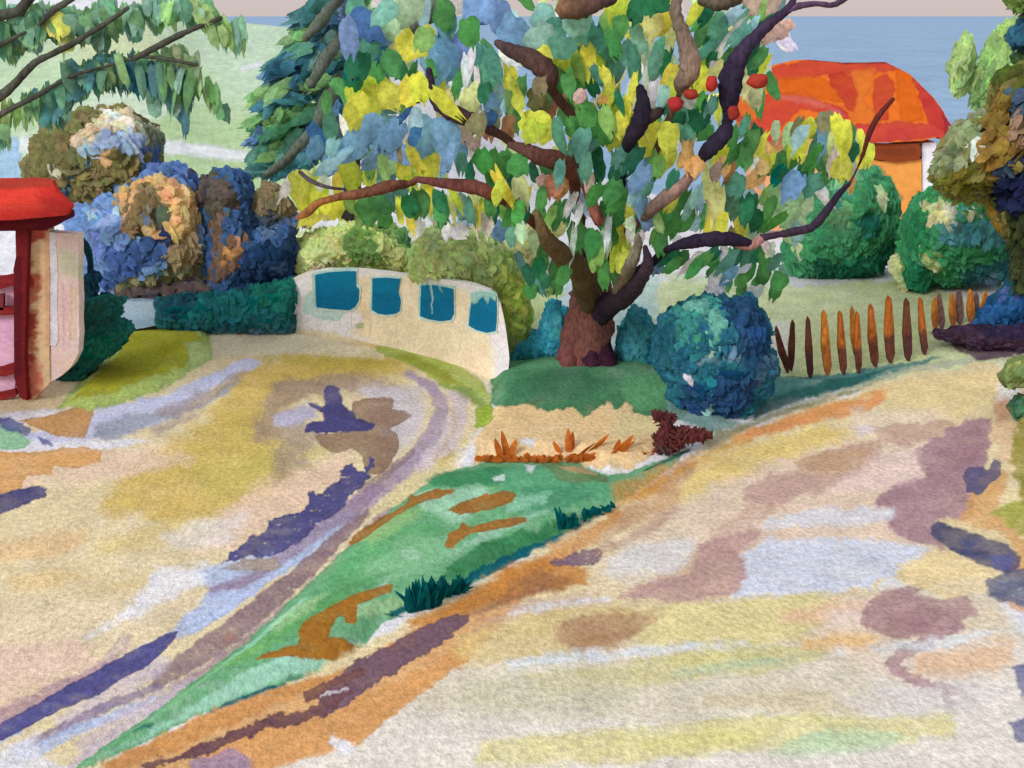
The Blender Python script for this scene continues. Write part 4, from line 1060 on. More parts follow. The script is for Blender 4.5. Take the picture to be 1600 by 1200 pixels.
limb([(905,330,-1.4,9),(895,280,-2,10),(880,255,-2.5,16),(845,245,-2.7,14),(815,232,-2.7,9),(795,226,-2.6,5)], (76,56,54), 58, (120,72,58))
limb([(900,260,-2.0,9),(905,200,-2,8),(862,140,-2.4,8),(858,118,-2.7,17),(835,95,-2.7,16),(800,80,-2.7,11),(775,66,-2.6,5)], (74,60,62), 59, (90,62,48))
limb([(820,240,-2.2,6),(780,210,-2.4,7),(735,188,-2.7,12),(705,175,-2.7,14),(690,165,-2.7,12),(676,145,-2.7,8),(670,108,-2.6,5)], (52,42,60), 60, (96,66,56))
limb([(940,430,-.3,12),(960,330,-1.2,10),(975,250,-2.2,10),(985,220,-2.8,11),(1000,190,-2.9,15),(1004,165,-2.9,12),(1000,135,-2.8,6)], (36,30,44), 61)
limb([(1000,190,-2.8,9),(1016,182,-2.9,10),(1028,176,-2.9,8),(1036,168,-2.8,4)], (54,46,44), 62)
limb([(960,380,-.6,10),(1000,345,-2.0,8),(1020,325,-2.7,11),(1045,305,-2.8,12),(1070,285,-2.8,9),(1082,270,-2.6,6)], (88,84,76), 63, (140,108,100))
limb([(1075,275,-2.4,6),(1095,250,-2.6,7),(1106,236,-2.9,12),(1120,222,-2.9,14),(1134,205,-2.9,12),(1138,196,-2.8,6)], (40,34,50), 64)
limb([(1134,200,-2.6,6),(1140,170,-2.7,12),(1140,140,-2.8,18),(1146,110,-2.8,17),(1160,82,-2.8,13),(1180,58,-2.8,10),(1205,35,-2.8,8),(1230,15,-2.8,6),(1245,-10,-2.8,4)], (46,40,60), 65, (62,48,70))
limb([(1222,22,-2.8,5),(1245,10,-2.8,5),(1275,6,-2.8,4),(1300,8,-2.8,4),(1316,0,-2.8,5),(1330,-12,-2.8,3)], (84,64,88), 66)
limb([(1060,145,-2.4,6),(1066,130,-2.8,13),(1078,108,-2.9,16),(1076,80,-2.9,15),(1066,50,-2.9,10),(1056,20,-2.9,9),(1060,-15,-2.8,8)], (104,94,82), 67, (150,126,110))
limb([(1045,150,-2.4,5),(1062,140,-2.5,6),(1000,300,-2,6)], (90,76,66), 68)
limb([(990,440,-.7,8),(1030,400,-1.8,7),(1052,386,-2.5,6),(1080,378,-2.7,11),(1110,374,-2.7,12),(1145,374,-2.7,11),(1170,380,-2.6,7)], (40,32,50), 69)
limb([(1150,380,-2.6,7),(1172,384,-2.6,8),(1190,372,-2.6,7)], (160,116,110), 70, (150,110,104))
limb([(1188,372,-2.6,6),(1215,367,-2.6,5),(1240,362,-2.6,7),(1266,356,-2.6,7),(1284,340,-2.6,7),(1300,318,-2.6,6),(1312,302,-2.6,5),(1328,286,-2.5,3)], (62,46,60), 74, (40,34,52))
limb([(1328,286,-2.5,2),(1340,262,-2.3,1.5),(1349,240,-2.5,3),(1354,222,-2.6,4),(1362,200,-2.6,5),(1375,178,-2.6,4.5),(1396,154,-2.6,3)], (90,40,38), 71)
limb([(875,15,-2.6,16),(905,10,-2.6,18),(930,4,-2.6,14),(960,-6,-2.5,10)], (120,90,66), 72, (70,54,64))
limb([(1095,-4,-2.5,12),(1125,2,-2.6,14),(1155,-4,-2.5,10)], (84,76,64), 73)
K = dict(G=(60,122,60), g=(112,152,76), D=(30,92,62), T=(70,126,108), t=(104,150,136), B=(96,138,176), N=(44,84,132), Y=(228,214,64), y=(226,216,130),
         L=(176,186,60), O=(216,158,92), W=(222,222,228), K=(50,42,56), R=(198,66,52), M=(150,104,72), E=(112,110,74), A=(136,176,192), P=(164,194,148), J=(0,92,92), V=(170,140,128))
CR = """
745 15 60 50 0 B;785 30 55 45 10 B;800 52 52 50 0 B;815 60 40 40 20 B;735 50 55 42 0 G;735 60 30 30 0 D;700 40 60 34 -10 T;695 25 60 40 0 G;640 15 70 60 -30 P;610 40 60 50 -30 P;600 20 60 40 -40 t;
660 62 45 40 -30 g;640 70 40 50 -40 Y;665 65 40 30 -30 Y;625 80 40 40 -60 y;690 80 60 40 10 B;700 95 55 45 0 B;680 105 50 40 -20 B;720 75 50 40 0 B;750 95 60 36 0 T;772 100 60 34 10 T;765 115 50 40 0 T;745 110 50 20 0 T;
570 40 75 50 30 N;555 25 60 40 0 T;590 60 60 22 80 B;545 60 60 30 0 B;550 80 50 26 0 N;580 75 40 50 60 T;595 82 30 34 60 N;560 105 60 50 -20 D;580 112 50 50 70 G;610 100 55 40 30 G;628 110 55 26 10 D;555 125 40 40 10 D;545 120 30 22 20 J;
570 150 55 50 -30 Y;590 145 50 50 -20 Y;560 175 50 40 -20 Y;580 165 60 40 -20 L;610 150 45 40 30 Y;640 145 50 36 0 Y;655 140 50 30 10 Y;645 115 50 14 0 G;632 160 40 20 -20 g;
716 125 48 22 0 G;714 140 35 18 0 G;758 135 44 28 0 G;756 145 40 24 0 D;735 160 34 50 80 y;700 165 26 60 80 y;690 145 50 18 0 Y;695 160 60 24 20 Y;688 195 44 22 10 Y;728 110 50 14 5 W;746 130 50 10 0 W;735 100 50 14 0 W;675 110 40 18 10 G;
672 120 40 22 0 E;770 170 38 30 10 B;765 185 30 36 20 N;790 165 30 16 -20 A;800 130 60 24 10 Y;806 150 60 20 15 Y;802 170 60 26 10 G;815 140 55 26 0 G;795 160 45 18 0 g;
600 205 44 60 40 B;560 220 40 110 30 B;610 215 60 40 -40 B;650 195 60 30 -10 A;660 215 60 46 0 B;695 215 60 46 10 B;715 235 50 26 20 B;540 240 34 90 30 B;520 255 24 90 30 A;600 240 28 80 20 B;640 240 30 60 5 B;
630 180 40 14 -50 N;613 200 46 22 -45 N;604 208 36 22 -50 N;648 214 40 26 -10 N;650 205 36 24 -10 N;500 215 60 34 20 N;515 200 50 30 10 T;490 232 40 26 -20 B;520 230 40 26 -20 A;505 265 18 60 30 A;
730 205 50 34 0 V;745 195 50 40 -10 E;762 200 44 34 0 M;742 225 30 20 -20 V;700 250 50 20 0 B;770 190 50 24 0 E;795 200 55 28 -5 M;800 185 50 30 0 G;840 195 44 50 0 Y;830 205 40 36 0 L;850 200 40 40 0 Y;872 200 50 22 0 T;875 215 60 24 0 T;892 200 40 18 10 G;895 215 36 12 20 Y;
650 245 30 12 0 g;625 240 40 12 0 E;668 240 30 20 10 E;545 275 60 34 10 L;575 270 50 26 0 Y;580 260 60 24 -10 g;600 262 55 24 -5 g;630 255 55 24 10 L;635 270 40 30 10 Y;675 260 44 26 5 Y;660 268 40 22 10 L;650 250 60 18 15 Y;612 255 44 20 0 P;
470 300 60 34 20 L;480 310 50 36 10 Y;500 300 60 34 0 L;465 290 44 30 20 L;495 325 40 60 60 Y;520 320 36 44 30 Y;527 290 40 16 10 Y;520 330 20 40 20 y;450 290 50 18 -10 W;475 285 34 30 30 y;505 285 18 30 40 W;
580 325 54 60 80 G;600 320 44 34 40 G;570 335 40 50 80 g;560 322 44 20 30 Y;548 320 40 24 20 g;655 318 54 40 15 G;640 322 50 34 20 D;650 330 40 24 10 G;600 345 30 40 80 G;625 330 50 12 25 Y;640 345 44 14 30 Y;650 300 40 16 20 Y;
686 325 66 34 8 G;690 315 50 30 10 D;692 345 40 20 5 D;672 310 50 14 15 Y;665 300 30 24 10 Y;710 305 60 14 5 Y;706 325 44 10 0 y;712 290 20 20 10 y;722 325 64 28 10 t;735 330 55 22 10 T;745 340 40 14 15 Y;728 345 30 30 0 A;740 305 40 16 20 y;
775 265 50 60 80 G;755 250 50 34 10 G;790 255 50 40 20 G;810 260 44 44 30 G;765 280 50 20 10 D;800 280 50 20 0 D;735 270 44 20 10 D;720 255 40 24 5 T;850 258 50 26 -5 G;835 270 44 20 0 D;875 270 50 26 0 T;862 265 30 20 20 D;
785 290 60 20 15 Y;778 300 40 20 0 Y;795 305 44 12 10 Y;815 300 54 26 10 y;822 310 40 14 0 Y;765 325 40 24 0 G;770 335 50 24 0 D;755 330 44 14 10 L;785 325 44 22 -10 g;795 340 44 26 0 G;810 335 55 26 0 G;822 330 44 18 5 D;805 320 24 30 0 E;790 315 20 20 0 Y;
850 285 34 26 10 V;865 290 44 40 10 M;880 290 34 34 0 O;872 300 30 30 0 M;845 312 50 24 0 G;870 335 60 30 0 G;885 330 50 24 5 G;858 340 50 20 -10 g;840 340 44 20 0 D;892 320 44 14 0 W;
790 365 24 40 0 B;775 360 30 24 0 B;800 370 40 22 0 T;815 365 40 24 10 P;835 375 40 24 0 P;760 350 40 20 0 W;745 350 34 14 0 W;720 360 24 30 30 W;650 358 20 40 60 W;700 362 24 20 0 W;
850 400 50 24 0 G;870 420 60 30 -10 G;845 420 44 30 20 D;838 440 50 26 15 T;825 430 44 24 20 D;880 430 44 30 -20 G;870 450 34 30 0 G;858 455 24 14 0 g;830 455 30 30 10 G;815 415 60 20 15 T;850 440 34 24 0 D;
845 60 50 60 10 t;870 50 50 50 0 T;850 35 60 50 0 t;900 30 60 50 0 t;920 50 50 40 0 T;880 75 50 50 60 T;905 75 50 30 0 T;930 60 54 30 0 T;950 40 50 40 0 g;965 20 44 40 10 L;970 40 44 30 0 G;985 30 40 30 0 y;940 80 60 26 5 T;960 70 60 30 0 G;
860 75 50 44 60 Y;880 85 50 40 10 Y;900 85 40 34 0 y;895 100 55 30 0 Y;920 95 50 30 0 Y;935 105 40 24 10 Y;850 90 34 30 0 Y;945 120 34 16 10 Y;872 125 65 50 -5 G;885 110 44 34 -10 G;890 130 50 26 0 G;905 105 50 24 10 g;900 140 40 36 0 G;
958 95 64 24 0 T;955 80 50 20 0 T;962 115 50 24 0 T;990 100 66 30 10 T;980 85 50 24 15 T;995 115 40 22 0 G;925 130 60 26 15 D;935 120 44 22 20 T;990 20 60 50 0 L;1000 15 50 50 0 D;1020 5 40 60 0 D;
1030 25 60 40 -20 Y;1040 15 50 34 -20 Y;1020 40 44 30 0 y;1000 65 60 30 10 t;1015 85 60 30 5 P;1022 100 55 26 0 T;1030 80 50 24 0 T;1040 95 50 24 0 D;1018 110 44 30 0 t;1048 60 30 20 0 y;
1095 30 60 30 -25 G;1105 20 60 26 -30 D;1100 50 60 40 -20 G;1115 60 60 30 -25 D;1120 40 55 34 -20 T;1125 70 60 26 -30 T;1140 30 60 24 -30 A;1160 30 50 30 -10 t;1155 55 60 26 -25 T;1175 40 40 16 -20 A;1130 15 40 30 -20 W;1145 10 40 40 0 V;1170 10 44 44 0 V;1195 10 50 24 10 g;1195 30 44 30 0 D;1210 5 40 24 0 V;
1085 20 44 16 -30 Y;1120 88 44 10 -30 W;1140 55 60 8 -25 W;1135 90 44 20 -20 G;1115 95 34 30 0 D;1100 80 50 20 -30 T;1195 55 40 30 -30 V;1215 50 30 40 -20 V;1225 40 24 34 0 V;1175 75 40 30 -20 D;1185 90 44 24 -20 G;1195 100 34 14 -10 Y;1170 105 40 30 0 D;
1090 110 55 24 0 Y;1100 95 40 24 0 Y;1085 130 34 24 0 Y;1105 120 40 34 10 Y;1120 110 34 20 0 y;1045 125 50 22 0 Y;1050 140 34 18 0 Y;1165 130 44 22 0 y;1175 145 34 24 10 y;1180 155 34 20 30 y;
1035 150 44 24 10 A;1020 150 44 16 10 W;1010 125 40 10 5 W;1075 155 24 30 -50 W;1115 105 18 16 0 W;1040 170 24 20 0 D;985 150 55 12 5 W;988 140 50 14 0 Y;980 175 50 16 0 Y;950 145 44 20 0 Y;955 160 50 22 0 Y;965 165 40 20 15 G;968 158 44 16 15 D;940 160 24 20 0 G;
900 165 36 50 40 g;920 180 50 44 30 G;890 180 50 40 30 G;905 200 50 40 20 G;930 195 60 40 20 G;950 190 60 30 15 g;960 205 60 40 10 L;945 210 50 34 10 G;975 195 44 40 10 L;970 180 40 30 0 L;910 225 60 40 0 T;895 235 60 30 0 T;925 240 66 26 0 T;935 250 50 24 0 D;915 260 60 26 0 T;905 275 50 34 0 T;935 270 50 24 0 D;
880 150 30 50 70 M;850 160 40 50 50 E;835 155 40 36 0 E;855 175 34 60 70 M;905 150 24 30 60 V;845 135 40 30 0 E;870 140 30 30 0 G;910 165 20 10 0 V;940 155 20 20 0 O;925 170 22 18 0 O;
1010 195 40 24 10 y;1040 195 50 30 -30 P;1050 205 44 34 -20 y;1075 175 60 30 -10 T;1060 190 50 30 0 D;1085 190 50 30 0 D;1100 180 60 24 -10 D;1110 165 44 24 -10 T;1095 160 40 24 -20 G;1120 170 40 14 0 Y;1070 210 40 34 0 T;1100 205 40 30 -20 G;
1020 220 60 50 -10 L;1035 240 55 50 0 L;1010 245 50 34 0 L;1045 215 40 36 10 L;1025 260 50 34 0 g;1020 270 40 24 0 T;1005 265 44 26 -30 B;990 250 60 34 -20 D;975 240 55 34 -20 T;985 230 34 24 0 A;965 255 50 26 0 T;960 275 34 24 0 D;1000 280 55 30 -20 B;990 300 60 26 -10 A;1010 290 50 24 0 T;1015 275 34 26 0 D;
1075 225 40 24 -5 O;1075 240 50 34 0 O;1080 258 40 44 0 O;1065 250 34 24 0 O;1130 262 40 30 0 O;1120 270 36 24 0 V;1140 268 44 24 0 M;1182 275 50 34 -35 O;1172 285 30 30 -20 O;1190 262 30 28 0 O;1330 290 36 14 0 O;1200 232 24 14 0 O;
1170 225 60 34 -10 G;1165 245 50 34 -10 G;1180 215 50 26 -5 D;1150 240 60 20 -20 G;1135 235 50 24 -10 G;1145 215 50 20 -10 G;1160 200 40 24 -10 T;1125 250 50 20 0 Y;1115 255 44 16 0 y;1195 245 40 18 0 Y;1190 225 44 12 0 Y;1205 245 30 16 0 Y;
930 305 54 30 -20 G;955 300 50 40 -30 G;965 315 60 26 -30 G;950 325 44 40 0 G;940 340 60 30 0 G;970 335 50 34 -10 G;985 325 40 20 -10 L;915 320 50 20 0 A;895 310 60 14 0 A;905 330 50 12 0 W;935 300 20 30 0 V;920 285 40 20 -10 V;
980 300 34 14 0 B;1000 315 44 22 0 B;1010 340 40 30 0 B;985 350 30 20 10 P;1050 280 40 24 0 D;1040 330 60 40 -20 G;1060 320 66 34 -15 G;1070 345 50 30 -10 G;1050 350 50 34 0 G;1030 350 40 20 0 g;1060 300 30 16 0 O;1050 315 44 20 -10 Y;1080 320 66 24 -5 A;1095 310 60 18 0 A;1085 350 34 26 0 A;
1110 290 60 30 5 y;1120 320 60 26 0 y;1115 345 60 34 0 y;1130 355 44 20 10 Y;1105 355 44 14 0 Y;1135 300 60 34 5 T;1145 320 60 34 5 T;1150 290 50 34 0 T;1130 335 50 26 10 T;1165 330 60 30 0 D;1175 320 50 30 0 D;1180 345 44 26 0 D;1155 350 50 16 20 Y;1160 365 34 14 10 Y;
860 375 70 34 0 G;880 380 60 30 0 G;905 370 60 40 0 G;925 380 60 34 5 G;895 400 60 34 0 G;930 400 60 30 0 g;945 380 50 30 0 P;955 370 44 24 0 G;970 375 55 24 0 Y;972 395 44 26 0 Y;960 400 50 16 0 Y;975 410 44 34 0 L;940 415 50 26 0 g;950 360 50 12 0 W;985 360 44 16 0 W;1000 375 30 16 0 W;905 420 60 30 -10 G;920 430 60 24 0 G;945 430 60 24 0 G;965 425 50 26 0 G;
895 380 66 10 0 W;850 375 50 9 10 W;1020 400 60 30 -10 G;1035 380 60 30 0 G;1025 370 40 30 0 g;1060 405 50 26 -40 G;1050 415 44 24 -40 G;1045 400 60 20 -40 D;1025 415 34 24 0 B;1080 410 54 16 -40 W;1095 410 60 26 -35 G;1085 420 50 24 -35 G;1110 400 55 24 -35 D;1120 420 50 24 -30 G;1135 410 60 24 -30 T;1140 430 44 20 -30 B;1150 400 50 24 -20 D;1125 440 40 34 -20 W;1155 425 50 12 -25 W;
1170 400 60 34 -10 T;1185 395 50 28 0 D;1160 440 34 30 -40 G;1170 425 44 20 -20 G;1195 400 50 34 -10 G;1190 430 44 30 0 G;1210 410 44 24 -25 T;1215 440 44 34 0 G;1210 455 34 30 0 G;1160 455 30 24 0 G;1180 445 34 24 -20 G;1200 390 24 26 0 W;1195 380 34 14 20 W;1180 455 20 34 20 W;1115 455 20 34 10 W;1145 370 34 24 0 E;1130 395 34 14 0 W;
1205 260 44 30 -20 G;1225 255 50 44 -50 G;1235 245 44 40 -50 g;1215 275 44 26 -10 J;1225 275 30 24 0 D;1250 215 55 26 -20 A;1245 200 44 22 -20 E;1260 205 44 24 -5 Y;1255 225 60 18 10 Y;1240 230 50 18 -10 Y;1270 200 44 24 -15 E;1280 195 34 30 -10 D;1290 190 36 34 0 E;
1275 235 60 26 -10 T;1285 220 50 22 -5 B;1270 245 60 24 -20 G;1265 260 60 26 -20 G;1285 250 50 26 -15 G;1295 240 40 20 0 g;1250 275 50 26 -20 D;1255 285 60 34 -20 T;1240 290 50 34 -20 B;1270 290 50 30 -25 T;1285 280 60 26 -20 T;1295 270 44 26 -20 G;
1310 205 55 24 10 Y;1320 220 60 18 5 Y;1300 215 44 14 5 y;1325 225 66 30 8 G;1322 210 50 30 5 G;1330 240 44 24 10 D;1345 225 44 14 0 Y;1340 250 30 34 60 Y;1320 258 24 44 80 Y;1315 265 40 34 -10 L;1355 240 40 20 0 Y;1330 262 30 14 0 W;1300 255 40 14 -20 W;
1215 300 50 44 -30 P;1225 330 60 50 -20 P;1240 350 44 50 -20 P;1200 300 60 26 -30 g;1205 325 44 26 -30 G;1215 345 50 20 -30 G;1240 310 44 44 -10 P;1255 325 44 40 0 P;1195 350 44 24 -20 G;1245 365 44 30 0 t;
"""
r = np.random.default_rng(99)
rows = []
for q in CR.replace("\n", "").split(";"):
    v = q.split()
    if len(v) < 6: continue
    x, y, ln_, wd_, an = [float(a) for a in v[:5]]
    # the crown's front swells towards the viewer in its middle
    e = ((x - 890) / 480) ** 2 + ((y - 190) / 330) ** 2
    Yd = YT - 2.55 * math.sqrt(max(0.05, 1 - min(e, 1) * .75)) + r.uniform(-.5, .9) * (v[5] != 'W')
    sc = Yd / FPX
    P0 = at(x, y, Yd)
    if an >= 48 and wd_ > 0: ln_, wd_, an = wd_, ln_, an - 90
    c = lin(K[v[5]]) * (1 + .08 * r.standard_normal())
    px_, py_ = np.array([x]), np.array([y])
    if v[5] not in 'K' and min(sdf_line(px_, py_, LB)[0] for LB in ([(838,335,2),(848,362,7),(862,384,12),(885,405,14),(912,430,18),(922,470,22)], [(945,480,18),(978,458,15),(1002,430,12),(1010,400,8)], [(968,448,6),(990,410,6)])) < 5: continue
    an = an + r.normal(0, 10) - (9 if x > 960 and an < 60 else 0)
    kk = 1.0 if v[5] in 'YWyLB' else .8
    rows.append([*P0, ln_ * sc * kk, wd_ * sc * kk, math.radians(an), *c])
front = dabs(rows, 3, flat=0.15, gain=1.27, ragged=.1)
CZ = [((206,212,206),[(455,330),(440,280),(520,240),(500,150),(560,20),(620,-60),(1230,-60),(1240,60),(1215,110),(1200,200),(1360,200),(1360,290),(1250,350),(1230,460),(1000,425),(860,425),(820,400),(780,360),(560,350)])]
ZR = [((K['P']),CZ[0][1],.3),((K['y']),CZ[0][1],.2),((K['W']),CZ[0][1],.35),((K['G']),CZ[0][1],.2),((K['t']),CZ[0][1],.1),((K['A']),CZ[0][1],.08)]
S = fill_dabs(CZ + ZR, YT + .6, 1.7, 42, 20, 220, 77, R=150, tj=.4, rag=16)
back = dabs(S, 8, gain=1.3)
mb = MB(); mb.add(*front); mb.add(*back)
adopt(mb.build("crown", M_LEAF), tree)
def ball(cx, cy, Yd, rx, ry, rgb, seed):
    rr = np.random.default_rng(seed)
    th, ph = np.meshgrid(np.linspace(0, 2 * np.pi, 17)[:-1], np.linspace(0.0, np.pi, 11))
    s_ = Yd / FPX
    k = 1 + .4 * vnoise(th * 1.3, ph * 1.6, seed)
    V = np.stack([np.cos(th) * np.sin(ph) * rx * s_ * k, np.sin(th) * np.sin(ph) * rx * s_ * k, np.cos(ph) * ry * s_ * (1 - .25 * np.exp(-(np.sin(ph) / .35) ** 2) * (np.cos(ph) > 0))], -1) + at(cx, cy, Yd)
    idx = np.arange(11 * 16).reshape(11, 16)
    Q = [[idx[i, j], idx[i + 1, j], idx[i + 1, (j + 1) % 16], idx[i, (j + 1) % 16]] for i in range(10) for j in range(16)]
    V = V.reshape(-1, 3)
    return V, np.array(Q), lin(rgb) * np.ones((len(V), 1)) * (1 + .2 * vnoise(V[:, 0] * 9, V[:, 2] * 9, seed))[:, None]
for i, (x, y, a, b, c) in enumerate(((1055,162,13,14,(156,44,44)),(1080,147,13,10,(150,54,44)),(1112,130,11,15,(164,50,42)),(1184,126,19,14,(164,58,44)),(1146,176,11,14,(140,46,42)))):
    V_, Q_, C_ = ball(x, y, YT - 3.0, a * .85, b * .85, c, i)
    adopt(mesh_np("apple", V_, Q_, C_, M_WALL), tree)

# ================================================================ shrubs round the trunk
plant("teal_shrub", "upright teal shrub on the left of the apple trunk", "shrub", [
    ((40,124,146),[(795,566),(808,545),(840,520),(852,480),(868,472),(890,484),(896,530),(880,566),(850,568)]),
    ((18,98,104),[(800,570),(820,552),(870,555),(870,572),(805,574)],.7),
    ((60,138,150),[(850,500),(880,500),(880,530),(850,530)],.4)], YT + .7, .4, 20, 13, 900, 41, R=25, rag=3, gain=1.7)
plant("teal_shrub", "narrow teal shrub with a dark leaf on the right of the apple trunk", "shrub", [
    ((52,126,142),[(960,600),(962,540),(978,496),(996,478),(1014,496),(1034,530),(1056,570),(1070,610),(1000,620),(970,602)]),
    ((40,116,110),[(990,560),(1020,540),(1040,590),(1010,610)],.7),
    ((16,82,102),[(1008,560),(1010,530),(1022,515),(1032,530),(1032,560),(1024,575),(1014,574)]),
    ((22,92,84),[(985,590),(1020,580),(1050,600),(1045,612),(1000,606)],.9)], YT + .35, .45, 20, 13, 1200, 42, R=25, rag=3, gain=1.6)
YB = float(gdist(655)) + .5
plant("round_shrub", "big rounded navy and sea-green shrub between the trunk and the stakes", "shrub", [
    ((28,84,104),[(1022,530),(1036,495),(1070,476),(1110,466),(1150,472),(1172,458),(1190,486),(1200,510),(1198,545),(1216,570),(1208,604),(1184,625),(1176,655),(1130,662),(1080,664),(1070,640),(1040,626),(1050,600),(1026,580),(1020,555)]),
    ((44,116,112),[(1062,480),(1100,470),(1128,482),(1130,520),(1115,545),(1080,530),(1060,550),(1040,540),(1040,500)]),
    ((90,152,140),[(1070,482),(1095,474),(1120,490),(1130,515),(1115,540),(1105,500),(1080,488)]),
    ((20,78,96),[(1034,520),(1050,495),(1062,500),(1060,550),(1045,555)]),
    ((18,76,96),[(1088,520),(1100,514),(1115,525),(1112,545),(1095,545)]),
    ((12,58,92),[(1120,480),(1170,470),(1195,510),(1200,560),(1180,600),(1150,560),(1130,555),(1150,520)],.9),
    ((30,72,130),[(1160,505),(1190,510),(1190,540),(1165,540)],.7),
    ((76,110,124),[(1075,560),(1150,548),(1160,560),(1090,575)],.6),
    ((10,56,96),[(1060,620),(1080,600),(1110,580),(1170,580),(1180,600),(1150,650),(1090,645)],.95),
    ((24,110,130),[(1090,585),(1120,580),(1120,610),(1100,605)],.6),
    ((60,90,120),[(1180,560),(1208,560),(1206,590),(1180,600)],.7),
    ((120,160,150),[(1100,628),(1120,626),(1118,640),(1102,640)],.8),
    ((170,196,160),[(1095,560),(1128,545),(1130,550),(1096,566)],.7),
    ((196,210,210),[(1070,590),(1084,582),(1082,594)],.5)], YB, .85, 24, 17, 4200, 43, R=60, tilt=.4, tj=.6, rag=6, gain=1.5)
plant("dead_shrub", "low scrubby maroon brushwood at the end of the orange grasses", "dead shrub", [
    ((92,42,44),[(1010,648),(1030,640),(1058,652),(1050,665),(1100,672),(1118,682),(1090,690),(1050,708),(1022,712),(1020,680),(1030,662)]),
    ((70,60,58),[(1020,690),(1060,690),(1050,708),(1022,714)],.7)], float(gdist(706)), .25, 16, 5, 900, 44, R=12, rag=8, tj=.9, body=False, lf=.5, gain=1.0)

# ================================================================ orange grasses and teal grass clumps: blades rising from the ground
def blades(name, label, cat, px0, px1, py, hmin, hmax, rgb, n, seed, wpx=8, lean=.5, slope=0.0, group=None, heads=()):
    rr = np.random.default_rng(seed)
    mb = MB()
    spec = []
    for i in range(n):
        x = rr.uniform(px0, px1)
        yb = py + slope * (x - px0) + rr.uniform(-3, 3)
        Yd = float(gdist(yb)); s_ = Yd / FPX
        spec.append((x, yb, rr.uniform(hmin, hmax), rr.normal(0, lean), wpx * rr.uniform(.6, 1.3)))
    for (x, yb, h, l) in heads: spec.append((x, yb, h, l, wpx * 1.1))
    for (x, yb, h, l, w_) in spec:
        Yd = float(gdist(yb)); s_ = Yd / FPX * 1.05
        b0 = at(x, yb, Yd)
        k = 7
        t = np.linspace(0, 1, k)
        yaw = rr.uniform(-.7, .7)
        cxn = b0[0] + math.sin(l) * h * s_ * t ** 1.3
        cyn = b0[1] + rr.uniform(-.3, .3) * h * s_ * t
        czn = b0[2] + .08 + math.cos(l) * h * s_ * t - .06
        hw = w_ * .42 * s_ * np.clip(1.15 - t ** 3, 0.15, 1)
        L_ = np.stack([cxn - hw * math.cos(yaw), cyn - hw * math.sin(yaw), czn], -1)
        C__ = np.stack([cxn, cyn - .25 * hw, czn], -1)
        R_ = np.stack([cxn + hw * math.cos(yaw), cyn + hw * math.sin(yaw), czn], -1)
        V = np.stack([L_, C__, R_], 1).reshape(-1, 3)
        Q = []
        for i in range(k - 1):
            for j in range(2):
                a = i * 3 + j
                Q.append([a, a + 1, a + 4, a + 3])
        mb.add(V, np.array(Q), lin(rgb) * rr.uniform(.8, 1.15))
    ob = mb.build(name, M_LEAF)
    return tag(ob, label, cat, group)
OR = (196,112,46)
blades("grass_tuft", "leftmost orange grass tuft on the sandy bank, one stalk leaning left", "grass tuft", 748, 850, 722, 5, 12, OR, 70, 61, 12, .6, group="orange grass tufts on the sandy bank", heads=[(792,716,42,-.2),(798,716,30,.3),(782,718,36,-.25)])
blades("grass_tuft", "middle orange grass tuft with stalks fanning out like a crown", "grass tuft", 856, 932, 722, 6, 14, OR, 60, 62, 12, .6, group="orange grass tufts on the sandy bank", heads=[(888,712,40,0),(874,712,26,-.4),(905,716,36,.75),(918,714,40,.75),(925,712,42,.7),(893,710,36,.03)])
blades("grass_tuft", "rightmost orange grass tuft beside the maroon brushwood", "grass tuft", 940, 1018, 720, 5, 12, OR, 60, 63, 12, .6, slope=-.08, group="orange grass tufts on the sandy bank", heads=[(948,722,46,.75),(955,720,50,.75),(962,718,44,.7),(970,712,40,.5),(960,716,34,.2)])
TL = (0,98,102)
blades("grass_clump", "dark teal grass clump on the verge rim, the largest and lowest one", "grass clump", 640, 688, 958, 26, 60, TL, 80, 64, 13, .35, slope=-.25, group="teal grass clumps on the rim of the verge", heads=[(625,966,18,-1.3),(618,966,20,-1.4),(650,958,50,-.3),(668,955,60,0),(682,950,58,.15)])
blades("grass_clump", "dark teal grass clump with curled blades just right of the lowest clump", "grass clump", 695, 730, 932, 14, 34, TL, 34, 65, 12, .5, slope=-.2, group="teal grass clumps on the rim of the verge", heads=[(700,936,44,.5),(715,932,36,.1)])
blades("grass_clump", "spiky dark teal grass clump at the middle of the verge rim", "grass clump", 874, 902, 828, 10, 26, TL, 30, 66, 9, .4, slope=-.2, group="teal grass clumps on the rim of the verge", heads=[(880,826,40,-.2),(876,824,36,-.3),(896,822,20,.1)])
blades("grass_clump", "dark teal grass clump at the upper right tip of the verge rim", "grass clump", 908, 960, 812, 5, 16, TL, 40, 67, 9, .7, slope=-.3, group="teal grass clumps on the rim of the verge", heads=[(914,818,26,-.1),(922,812,20,.2)])

# ================================================================ stake fence
YF = 17.6
fence = empty("stake_fence", tuple(at(1350, 575, YF)), "row of loose brown and orange wooden stakes above the road", "fence")
ST = [(1214,512,1230,583,5,0),(1239,502,1236,580,7,0),(1263,497,1266,592,7,0),(1288,487,1293,587,9,2),(1313,487,1318,586,8,1),(1332,481,1338,560,5,2),(1340,489,1342,584,7,1),(1361,477,1367,574,9,1),(1389,464,1391,568,10,1),(1417,468,1419,565,9,0),
      (1439,466,1445,556,6,1),(1461,466,1462,516,6,2),(1468,459,1472,515,7,3),(1488,459,1490,512,6,2),(1499,454,1500,508,9,3),(1517,454,1518,508,8,2),(1526,458,1527,505,6,3),(1540,457,1539,500,8,2)]
CL = {0: ((112,68,48), (82,50,50)), 1: ((186,108,46), (88,52,50)), 2: ((206,130,52), (160,96,50)), 3: ((140,106,98), (124,94,92))}
